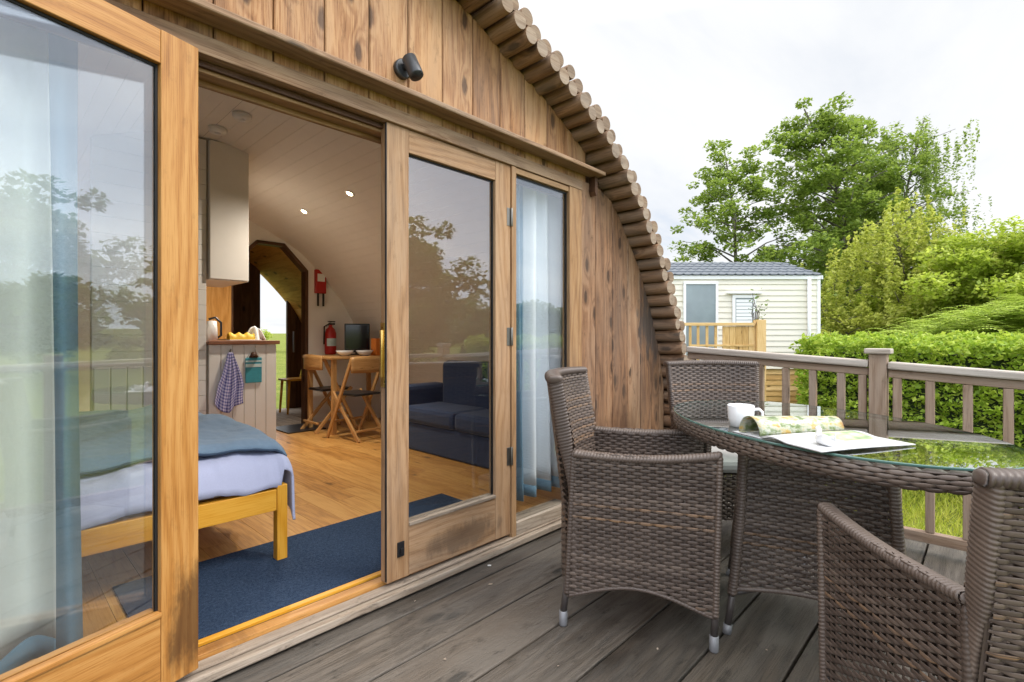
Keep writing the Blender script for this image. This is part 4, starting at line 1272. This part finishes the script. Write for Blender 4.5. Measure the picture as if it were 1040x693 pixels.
mg = empty('magazine', (1.72, -1.43, TZ), 0, 'open magazine with one side curled over on the glass table', 'magazine')
O = Vector((1.72, -1.43, TZ))
A0 = Vector((1.668, -1.232, TZ)); A1 = Vector((1.975, -1.405, TZ))      # spine
Dn = Vector((-.045*3.4, -.062*3.4, 0)) ; 
sp_dir = (A1 - A0)
out = Vector((sp_dir.y, -sp_dir.x, 0)).normalized()
if out.dot(Vector((0, -1.75, 0)) - Vector((1.7, -1.4, 0))) < 0: out = -out
def flat(u, v):
    p = A0 + sp_dir*u + out*(.215*v)
    z = .004 + .010*math.sin(PI*min(1, v*2.2))*(1 - v) + .002*math.sin(u*4)
    return p - O + Vector((0, 0, z))
m = MB(); m.grid(flat, 16, 16, 1, 1); o = m.build('open_page', M['page'], mg); mo = o.modifiers.new('t', 'SOLIDIFY'); mo.thickness = .0035; mo.offset = -1
def curl(u, v):
    a = v*PI*1.45
    r = .032 + .004*u
    return A0 + sp_dir*u - out*(.006 + .0 + r*math.sin(a)*1.25 + .03*v*0) + Vector((0, 0, r*(1 - math.cos(a)) + .003)) - O - out*0
def curl2(u, v):   # page curled over away from the spine and tucked under
    a = v*PI*1.25
    k = 1 - .25*u
    sdist = .006 + .046*(1 - math.cos(a))*k
    return A0 + sp_dir*(u*.98 + .01) - out*sdist + Vector((0, 0, max(.002, .006 + .058*math.sin(min(a, PI))*k))) - O
m = MB(); m.grid(lambda u, v: curl2(u, v), 16, 24, 1, 1); o = m.build('curled_page', M['print'], mg); mo = o.modifiers.new('t', 'SOLIDIFY'); mo.thickness = .0022
def fan(u, v):
    c = A0 + sp_dir*u
    return c - out*(.004 + .12*v) + Vector((0, 0, .003)) - O
m = MB(); m.grid(fan, 10, 10, 1, 1); o = m.build('under_page', M['page'], mg); mo = o.modifiers.new('t', 'SOLIDIFY'); mo.thickness = .003
# little white jug shaped ornament
orn = empty('ornament', (1.657, -1.405, TZ + .008), R(40), 'small white china ornament standing on the open magazine', 'ornament')
orn.scale = (1.5, 1.5, 1.15)
m = MB(); m.tube([(-.022, 0, .006), (-.010, 0, .010), (.004, 0, .013), (.015, 0, .016), (.019, 0, .026), (.016, 0, .034), (.021, 0, .038), (.028, 0, .036)], [.003, .010, .0135, .010, .005, .0045, .0055, .0015], 14); m.build('body', M['porcelain'], orn)
for s in (-1, 1):
    m = MB(); m.grid(lambda u, v: (-.020 + .028*u, s*(.011 + .006*math.sin(PI*u)*(1-v*.4)), .012 + .020*v*(1 - u*.6)), 8, 6); o = m.build('wing', M['porcelain'], orn); mo = o.modifiers.new('t', 'SOLIDIFY'); mo.thickness = .0015

# ================================================================== GROUNDS
GZ = -.58
gm = MB()
def gh(x, y):
    d = math.hypot(x - 4, y + 2)
    h = GZ + .05*math.sin(x*.31 + 1)*math.sin(y*.27) * min(1, d/8)
    if d > 30: h += (d - 30)*.012
    if y < -14: h += max(0, min(2.2, (-14 - y)*.055))
    return h
xs = np.r_[-400, -200, -100, -60, np.linspace(-40, 50, 61), 70, 110, 200, 400]; ys = np.r_[-400, -200, -110, -70, np.linspace(-45, 45, 61), 60, 100, 200, 400]
nx = len(xs)
for yv in ys:
    for xv in xs: gm.v.append((xv, yv, gh(xv, yv)))
for j in range(len(ys) - 1):
    for i in range(nx - 1):
        gm.f.append((j*nx+i, j*nx+i+1, (j+1)*nx+i+1, (j+1)*nx+i)); gm.sm.append(True); gm.uv += [(0, 0)]*4
o = gm.build('ground', M['ground']); tag(o, kind='structure')

# fast leaf / blade meshes
def quads_mesh(name, V4, mat, parent=None, loc=None):
    """V4: (n,4,3) array"""
    n = len(V4)
    me = bpy.data.meshes.new(name)
    me.vertices.add(n*4); me.vertices.foreach_set('co', V4.reshape(-1).astype(np.float32))
    me.loops.add(n*4); me.loops.foreach_set('vertex_index', np.arange(n*4, dtype=np.int32))
    me.polygons.add(n); me.polygons.foreach_set('loop_start', np.arange(0, n*4, 4, dtype=np.int32))
    me.materials.append(mat); me.update(calc_edges=True); me.validate()
    o = bpy.data.objects.new(name, me); COL.objects.link(o)
    if parent is not None: o.parent = parent
    if loc is not None: o.location = loc
    return o
def leaves(C, size, rng, up=.95, aspect=.6, droop=None):
    n = len(C)
    nrm = rng.normal(size=(n, 3)); nrm[:, 2] = np.abs(nrm[:, 2]) + up; nrm /= np.linalg.norm(nrm, axis=1)[:, None]
    a = rng.normal(size=(n, 3))
    if droop is not None: a = a*.35 + np.array([0, 0, -1.0])*droop
    a -= (a*nrm).sum(1)[:, None]*nrm; a /= np.linalg.norm(a, axis=1)[:, None]
    b = np.cross(nrm, a)
    s = size*rng.uniform(.45, 1.5, n)[:, None]
    bend = nrm * s * .12
    return np.stack([C - a*s, C + b*s*aspect - bend, C + a*s, C - b*s*aspect - bend], 1)

def tree(name, base, h, crown_lo, rx, label, mat, seed, n_limbs=16, per=150, leaf=.11, cl=.75, trunk_r=.14, group=None, droop=0, shape=1.0, cat='tree', multi=1):
    rng = np.random.default_rng(seed)
    r = empty(name, base, 0, label, cat, group)
    tk = MB(); cents = []
    for mstem in range(multi):
        bx, by = (rng.normal(size=2)*.35*rx if multi > 1 else (0, 0))
        hh = h*(1 if mstem == 0 else rng.uniform(.75, .95))
        stem = []
        wob = rng.normal(size=2)*.05*h
        for i in range(9):
            t = i/8.
            stem.append(Vector((bx*t + wob[0]*math.sin(t*2.5), by*t + wob[1]*math.sin(t*3), hh*t*.93)))
        tk.tube(stem, [trunk_r*(1 - .88*i/8) + .012 for i in range(9)], 8)
        for k in range(n_limbs):
            t = crown_lo + (1 - crown_lo)*(k + rng.uniform(0, 1))/n_limbs*.93
            p0 = stem[0].lerp(stem[-1], t); i0 = min(7, int(t*8)); p0 = stem[i0].lerp(stem[i0+1], t*8 - i0)
            ang = k*2.4 + rng.uniform(-.6, .6)
            prof = math.sin(PI*min(1, ((t - crown_lo)/(1 - crown_lo))**.75*.86 + .14))**shape
            L = rx*prof*rng.uniform(.65, 1.15) + .25
            rise = L*rng.uniform(.15, .6) if not droop else L*rng.uniform(.2, .7)
            d = Vector((math.cos(ang)*L, math.sin(ang)*L, rise))
            pm = p0 + d*.5 + Vector((0, 0, L*.08)); p1 = p0 + d
            rr0 = trunk_r*(1 - t)*.5 + .015
            tk.tube([p0, pm, p1], [rr0, rr0*.6, .008], 6)
            nsub = 4 if L > 1.2 else 2
            for q_ in range(nsub):
                f = .30 + .72*(q_ + 1)/nsub
                c = p0 + d*f + Vector(rng.normal(size=3)*(cl*.35 + L*.10))
                cents.append((c, cl*rng.uniform(.55, 1.15)))
        cents.append((stem[-1] + Vector((0, 0, .02*h)), cl*.7))
    tk.build('trunk', M['bark'], r)
    Cs = []
    for c, rad in cents:
        m_ = int(per*(rad/cl)**1.5*rng.uniform(.6, 1.2))
        if droop:
            nl = 30; ns = max(3, int(m_/nl))
            for q_ in range(ns):
                o_ = rng.normal(size=3)*rad*.55; Ls = droop*rng.uniform(.5, 1.3)
                tt = rng.uniform(0, 1, nl)
                pts = np.array(c)[None] + o_[None] + np.c_[rng.normal(size=nl)*.035 + tt*rng.normal()*.2, rng.normal(size=nl)*.035, -tt*Ls]
                Cs.append(pts)
        else:
            d = rng.normal(size=(m_, 3)); d /= np.linalg.norm(d, axis=1)[:, None]
            rad_ = rad*rng.uniform(.25, 1, m_)**.6
            d = d*rad_[:, None]*np.array([1, 1, .62])
            Cs.append(np.array(c)[None] + d)
    C = np.concatenate(Cs)
    quads_mesh('crown', leaves(C, leaf, rng, droop=(1.0 if droop else None)), mat, r)
    return r

def at(px, k): p = dep(px, 343, k); return (p.x, p.y, gh(p.x, p.y) - .05)
TG = 'trees behind the caravan and hedge'
tree('alder_tree', at(806, 23), 13.2, .20, 3.0, 'tall dark green tree rising behind the right end of the caravan roof', M['leaf_alder'], 3, 62, 165, .085, .55, .16, TG, 0, .8)
tree('alder_tree', at(738, 24), 11.2, .18, 2.5, 'airy green tree left of the tall one behind the caravan roof', M['leaf_alder'], 8, 46, 120, .085, .5, .12, TG, 0, .8)
tree('alder_tree', at(884, 25), 12.4, .18, 2.0, 'green tree with a dense top between the tall tree and the birch', M['leaf_alder'], 12, 46, 150, .085, .55, .14, TG, 0, .7)
tree('alder_tree', at(858, 29), 9.6, .10, 2.6, 'lower green tree filling the space behind the caravan corner', M['leaf_alder'], 64, 40, 170, .10, .65, .12, TG, 0, .7)
tree('birch_tree', at(942, 23), 12.6, .22, 2.3, 'tall wispy birch with hanging branches against the sky', M['leaf_birch'], 21, 40, 230, .062, .5, .10, TG, 1.9, .5)
tree('willow_tree', at(905, 17), 6.1, .06, 2.1, 'yellow green drooping tree right of the caravan', M['leaf_willow'], 5, 34, 420, .062, .6, .10, TG, .7, .7)
tree('leafy_bush', at(1022, 15), 5.0, .05, 2.2, 'broad bright green bush at the right edge above the bracken', M['leaf_bush'], 6, 32, 460, .062, .6, .09, TG, 0, .6, 'bush', 2)
tree('leafy_bush', at(958, 16), 3.9, .05, 1.5, 'olive green bush between the drooping tree and the broad bush', M['leaf_willow'], 16, 24, 380, .06, .55, .07, TG, 0, .6, 'bush', 2)
tree('leafy_bush', at(850, 16), 2.6, .03, .9, 'small yellow green bush against the corner of the caravan', M['leaf_willow'], 26, 16, 300, .06, .45, .05, TG, 0, .6, 'bush', 1)
tree('leafy_bush', at(1095, 14), 3.6, .05, 2.0, 'leafy bush just beyond the right edge of the view', M['leaf_bush'], 36, 24, 400, .062, .6, .09, TG, 0, .6, 'bush', 2)

# hedge
def hedge(x0, x1, y0, y1, zt, n, leaf, label, seed, mat):
    rng = np.random.default_rng(seed)
    z0 = GZ
    r = empty('hedge', ((x0+x1)/2, (y0+y1)/2, z0), 0, label, 'hedge')
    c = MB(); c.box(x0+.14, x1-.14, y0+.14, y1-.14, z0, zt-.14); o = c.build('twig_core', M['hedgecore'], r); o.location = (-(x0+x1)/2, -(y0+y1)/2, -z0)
    Ax = (x1-x0)*(y1-y0); Ay = (y1-y0)*(zt-z0); Az = (x1-x0)*(zt-z0)
    tot = Ax + 2*Ay + 2*Az
    P = []
    def face(k, fn):
        a = rng.uniform(0, 1, (k, 2)); d = np.abs(rng.normal(size=k))*.05
        P.append(fn(a, d))
    und = lambda p, q_: .05*np.sin(p*5.1 + q_*2.3) + .04*np.sin(q_*7.7 - p*3.1) + .03*np.sin(p*13 + q_*11)
    face(int(n*Ax/tot), lambda a, d: np.c_[x0 + a[:, 0]*(x1-x0), y0 + a[:, 1]*(y1-y0), zt - d + und(a[:, 0]*6, a[:, 1]*6)])
    for xx, sg in ((x0, 1), (x1, -1)):
        face(int(n*Ay/tot), lambda a, d: np.c_[xx + sg*(d + und(a[:, 0]*8, a[:, 1]*5)), y0 + a[:, 0]*(y1-y0), z0 + a[:, 1]*(zt-z0)])
    for yy, sg in ((y0, 1), (y1, -1)):
        face(int(n*Az/tot), lambda a, d: np.c_[x0 + a[:, 0]*(x1-x0), yy + sg*(d + und(a[:, 0]*8, a[:, 1]*5)), z0 + a[:, 1]*(zt-z0)])
    C = np.concatenate(P)
    o = quads_mesh('foliage', leaves(C, leaf, rng, up=.3), mat, r); o.location = (-(x0+x1)/2, -(y0+y1)/2, -z0)
hedge(6.85, 8.4, -6.0, -.05, 1.02, 105000, .026, 'clipped green hedge beyond the deck railing', 2, M['leaf_hedge'])

# bracken bank behind the hedge: ground cover
def bracken():
    rng = np.random.default_rng(14)
    Q = []
    def frond(base, L, az, lift):
        n = 11
        d = np.array([math.cos(az), math.sin(az), 0])
        sdv = np.array([-d[1], d[0], 0])
        for i in range(n):
            t = (i + .5)/n
            p = np.array(base) + d*L*t*.9 + np.array([0, 0, L*(lift*t - .75*t*t)])
            wl_ = L*.32*(1 - t)**.8 + .02
            for s in (-1, 1):
                tip = p + sdv*s*wl_ + d*wl_*.35 + np.array([0, 0, -.12*wl_])
                w_ = L/n*.42
                Q.append([p - d*w_, tip - d*w_*.1, tip + d*w_*.25, p + d*w_])
    for k in range(950):
        px = rng.uniform(868, 1110); dd = rng.uniform(8.2, 13)
        p = dep(px, 343, dd)
        f = (px - 868)/170.
        top = .55 + min(1, f)*1.0 + (dd - 8)*.09 + rng.uniform(-.25, .15)
        for q_ in range(4):
            frond((p.x + rng.normal()*.2, p.y + rng.normal()*.2, GZ + max(.2, top + .55 - rng.uniform(0, .5))), rng.uniform(.4, .8), rng.uniform(0, 2*PI), rng.uniform(.4, .9))
    o = quads_mesh('bracken', np.array(Q), M['leaf_fern']); tag(o, kind='stuff')
bracken()
bb = MB()
def bank(u, v):
    p = dep(860 + 260*u, 343, 8.5 + 5*v)
    f = min(1, max(0, (u*260 - 8)/170.))
    e = min(1, u*8)*min(1, (1-u)*8)*min(1, v*5)*min(1, (1-v)*5)
    return (p.x, p.y, GZ - .05 + e*(.50 + f*.95 + v*.35))
bb.grid(bank, 30, 14)
o = bb.build('bank', M['ground']); tag(o, kind='structure')

# short grass near the deck
def grass():
    rng = np.random.default_rng(31)
    n = 36000
    x = rng.uniform(3.45, 7.0, n); y = rng.uniform(-4.5, 1.6, n)
    z = np.array([gh(a, b) for a, b in zip(x, y)])
    h = rng.uniform(.03, .085, n); a = rng.uniform(0, 2*PI, n); w_ = .0045
    dx, dy = np.cos(a)*w_, np.sin(a)*w_
    lx, ly = rng.normal(size=n)*.03, rng.normal(size=n)*.03
    V = np.stack([np.c_[x-dx, y-dy, z], np.c_[x+dx, y+dy, z], np.c_[x+lx+dx*.3, y+ly+dy*.3, z+h], np.c_[x+lx-dx*.3, y+ly-dy*.3, z+h]], 1)
    o = quads_mesh('grass', V, M['grass']); tag(o, kind='stuff')
grass()

# trees and hedge bank that the glass reflects
RG = 'trees across the field in front of the lodge'
tree('field_tree', (14.2, -18.5, gh(14.2, -18.5)), 6.6, .12, 2.4, 'dark tree across the field mirrored in the door glass', M['leaf_dark'], 41, 26, 200, .14, .9, .16, RG, 0, .7)
tree('field_tree', (11.0, -24.5, gh(11.0, -24.5)), 2.6, .1, 1.9, 'low dark tree left of the tall mirrored tree', M['leaf_dark'], 42, 18, 160, .13, .8, .12, RG, 0, .7)
tree('field_tree', (20.2, -19.5, gh(20.2, -19.5)), 2.6, .08, 2.0, 'low dark tree right of the tall mirrored tree', M['leaf_dark'], 43, 18, 160, .13, .8, .12, RG, 0, .7)
for i in range(9):
    x = -6 + i*6.5 + (i % 3)*1.3; y = -38 + (i % 2)*3
    tree('field_tree', (x, y, gh(x, y)), 2.2 + (i*37 % 5)*.35, .05, 2.6, 'rounded hedgerow tree in the distant field line', M['leaf_dark'], 50 + i, 14, 140, .18, 1.0, .1, RG, 0, .6, 'tree', 2)
for i in range(7):
    x = 18 + i*6.0; y = 46 + (i % 2)*5
    tree('far_bush', (x*.75, y, gh(x*.75, y)), 1.9 + (i % 3)*.4, .03, 1.6, 'low bush far off beyond the porch doorway', M['leaf_bush'], 70 + i, 12, 120, .12, .7, .06, 'low bushes beyond the porch', 0, .6, 'bush', 2)

# ================================================================== CARAVAN
P0 = dep(832, 343, 11.8)
cv = empty('caravan', (P0.x, P0.y, GZ), AZ - R(90), 'cream static caravan with a slate grey roof beyond the railing', 'caravan')
# local: x to the right along the face, y away from the viewer, z up from the ground
def cz(z): return z - GZ
FB, FT = cz(.33), cz(2.44)      # siding bottom / eave
CL, CDp = 7.2, 3.2
def cvp(mb, n, mt, b=0.0, p=None): return mb.build(n, mt, p or cv, b)
def lapped(mb, x0, x1, y, z0, z1, n, holes=()):
    st_ = (z1 - z0)/n
    for i in range(n):
        a, b = z0 + i*st_, z0 + (i+1)*st_
        segs = [(x0, x1)]
        for (hx0, hx1, hz0, hz1) in holes:
            if b > hz0 and a < hz1:
                ns = []
                for (p, q_) in segs:
                    if hx1 <= p or hx0 >= q_: ns.append((p, q_)); continue
                    if hx0 > p: ns.append((p, hx0))
                    if hx1 < q_: ns.append((hx1, q_))
                segs = ns
        for (p, q_) in segs:
            mb.poly([(p, y - .022, a), (q_, y - .022, a), (q_, y - .004, b), (p, y - .004, b)], [(p, a), (q_, a), (q_, b), (p, b)])
            mb.poly([(p, y - .022, a), (p, y - .004, a), (q_, y - .004, a), (q_, y - .022, a)], [(0, 0)]*4)
sx = lambda px: (px - 832)*11.8/512
m = MB()
lapped(m, -CL, 0, 0, FB, FT, 16)
m.box(-CL, 0, 0, CDp, FB, FT)
cvp(m, 'wall', M['siding'])
m = MB(); m.box(-CL - .02, .03, -.05, .02, FT - .02, FT + .07); m.box(.005, .06, -.05, CDp, FT - .02, FT + .07); m.box(-.06, .012, -.035, .0, FB, FT - .021)
cvp(m, 'fascia', M['upvc'], .004)
m = MB(); m.box(-CL, -.01, .05, .1, 0, FB)
lapped(m, -CL, -.01, .04, 0.02, FB - .005, 7); cvp(m, 'skirt', M['newtimber'])
m = MB(); m.tube([(sx(820), -.07, FT), (sx(820), -.07, FB - .3)], .04, 10); cvp(m, 'downpipe', M['upvc'])
# roof with ribbed sheets
m = MB()
RZ = FT + .62; RYm = CDp/2
nc = int(CL/.2); hip = .35
def roofpt(x, f):
    # f 0 eave .. 1 ridge
    return Vector((x, -.08 + f*(RYm + .08), FT + .075 + f*(RZ - FT - .075)))
rows = 5
for i in range(nc*4):
    x0 = -CL + i*.05; x1 = x0 + .05
    h0 = .018*max(0, math.cos(2*PI*x0/.2)); h1 = .018*max(0, math.cos(2*PI*x1/.2))
    for k in range(rows):
        f0, f1 = k/rows, (k+1)/rows
        lim = .03 - hip*f1
        if x1 > .04: continue
        a, b = roofpt(x0, f0), roofpt(x1, f0); c, d = roofpt(min(x1, lim) if x1 > lim else x1, f1), roofpt(min(x0, lim), f1)
        up0 = .022
        m.poly([a + Vector((0, 0, h0 + up0)), b + Vector((0, 0, h1 + up0)), c + Vector((0, 0, h1)), d + Vector((0, 0, h0))], [(0, 0)]*4)
        m.poly([a + Vector((0, 0, h0)), b + Vector((0, 0, h1)), b + Vector((0, 0, h1 + up0)), a + Vector((0, 0, h0 + up0))], [(0, 0)]*4)
m.poly([(-CL, RYm, RZ), (.03 - hip, RYm, RZ), (.05, CDp + .05, FT + .07), (-CL, CDp + .05, FT + .07)], [(0, 0)]*4)
m.poly([(.04, -.06, FT + .072), (.05, CDp + .05, FT + .07), (.03 - hip, RYm, RZ)], [(0, 0)]*3)
cvp(m, 'roof', M['slate'])
# glazed door, window
def zz(py): return cz(CAMZ - (py - 343)*11.8/512)
m = MB(); x0, x1 = sx(696), sx(726); z0, z1 = FB - .02, zz(289)
m.box(x0 - .06, x0, -.06, -.0235, z0, z1); m.box(x1, x1 + .06, -.06, -.0235, z0, z1); m.box(x0 - .06, x1 + .06, -.062, -.0235, z1, z1 + .06); m.box(x0, x1, -.06, -.0235, z0, z0 + .3)
o = cvp(m, 'door', M['upvc'], .004)
m = MB(); m.box(x0, x1, -.042, -.026, z0 + .301, z1 - .001); m.build('glass_pane', M['caravanglass'], o)
m = MB(); x0, x1 = sx(746), sx(764); z0, z1 = zz(332), zz(303)
m.box(x0 - .07, x0, -.06, -.0235, z0, z1); m.box(x1, x1 + .07, -.06, -.0235, z0, z1); m.box(x0 - .07, x1 + .07, -.062, -.0235, z1, z1 + .07); m.box(x0 - .07, x1 + .07, -.062, -.0235, z0 - .07, z0)
o = cvp(m, 'window', M['upvc'], .004)
m = MB(); m.box(x0, x1, -.042, -.026, z0 + .0005, z1 - .0005); m.build('glass_pane', M['caravanglass'], o)
m = MB()
for i in range(7):
    z = z0 + .08 + i*(z1 - z0 - .1)/7
    m.box(x0 + .02, x1 - .02, -.0445, -.043, z, z + .068)
m.build('blind', M['upvc'], o)
m = MB(); m.box(x0 - .2, x1 + .2, -.10, -.0235, z1 + .10, z1 + .13); m.build('window_canopy', M['upvc'], o, .003)

# timber balustrade of the caravan veranda
Pf = dep(736, 343, 10.4)
vf = empty('veranda_fence', (Pf.x, Pf.y, GZ), AZ - R(90), 'new yellow timber veranda fence in front of the caravan', 'fence')
fx = lambda px: (px - 736)*10.4/512
zf = lambda py: CAMZ - (py - 343)*10.4/512 - GZ
m = MB(); m.box(fx(660), fx(766), -.05, .05, zf(331), zf(328)); m.build('hand_rail', M['newtimber'], vf, .004)
for px in (701, 709, 718, 727):
    m = MB(); m.box(fx(px) - .022, fx(px) + .022, -.02, .02, 0, zf(331) - .002, 2); m.build('baluster', M['newtimber'], vf)
m = MB()
x = fx(734)
while x < fx(765): m.box(x, x + .125, -.018, .018, .05, zf(330) - .03, 2); x += .132
m.build('panel_boards', M['newtimber'], vf)
m = MB(); m.box(fx(767), fx(776), -.09, .09, 0, zf(325), 2); m.build('post', M['newtimber'], vf, .006)
m = MB()
x = fx(769); m.box(fx(700), fx(765), -.03, .03, zf(352), zf(350)); m.build('lower_rail', M['newtimber'], vf)
# twiggy plant on it
pl = empty('twiggy_plant', (Pf.x + .25, Pf.y - .2 + .05, GZ + 1.0), 0, 'bare twiggy plant poking above the veranda fence', 'plant')
rg2 = random.Random(2); m = MB()
q0 = dep(768, 330, 10.55)
for k in range(7):
    a = rg2.uniform(-1, 1); m.tube([(0, 0, -.3), (a*.12, rg2.uniform(-.1, .1), .25), (a*.3, rg2.uniform(-.15, .15), .32 + rg2.uniform(0, .35))], [.012, .009, .005], 5)
m.build('stems', M['bark'], pl)
rng = np.random.default_rng(77); C = rng.normal(size=(60, 3))*np.array([.14, .1, .16]) + np.array([.1, 0, .35])
quads_mesh('leaf_tufts', leaves(C, .035, rng), M['leaf_dark'], pl)
pl.location = (q0.x, q0.y, q0.z)
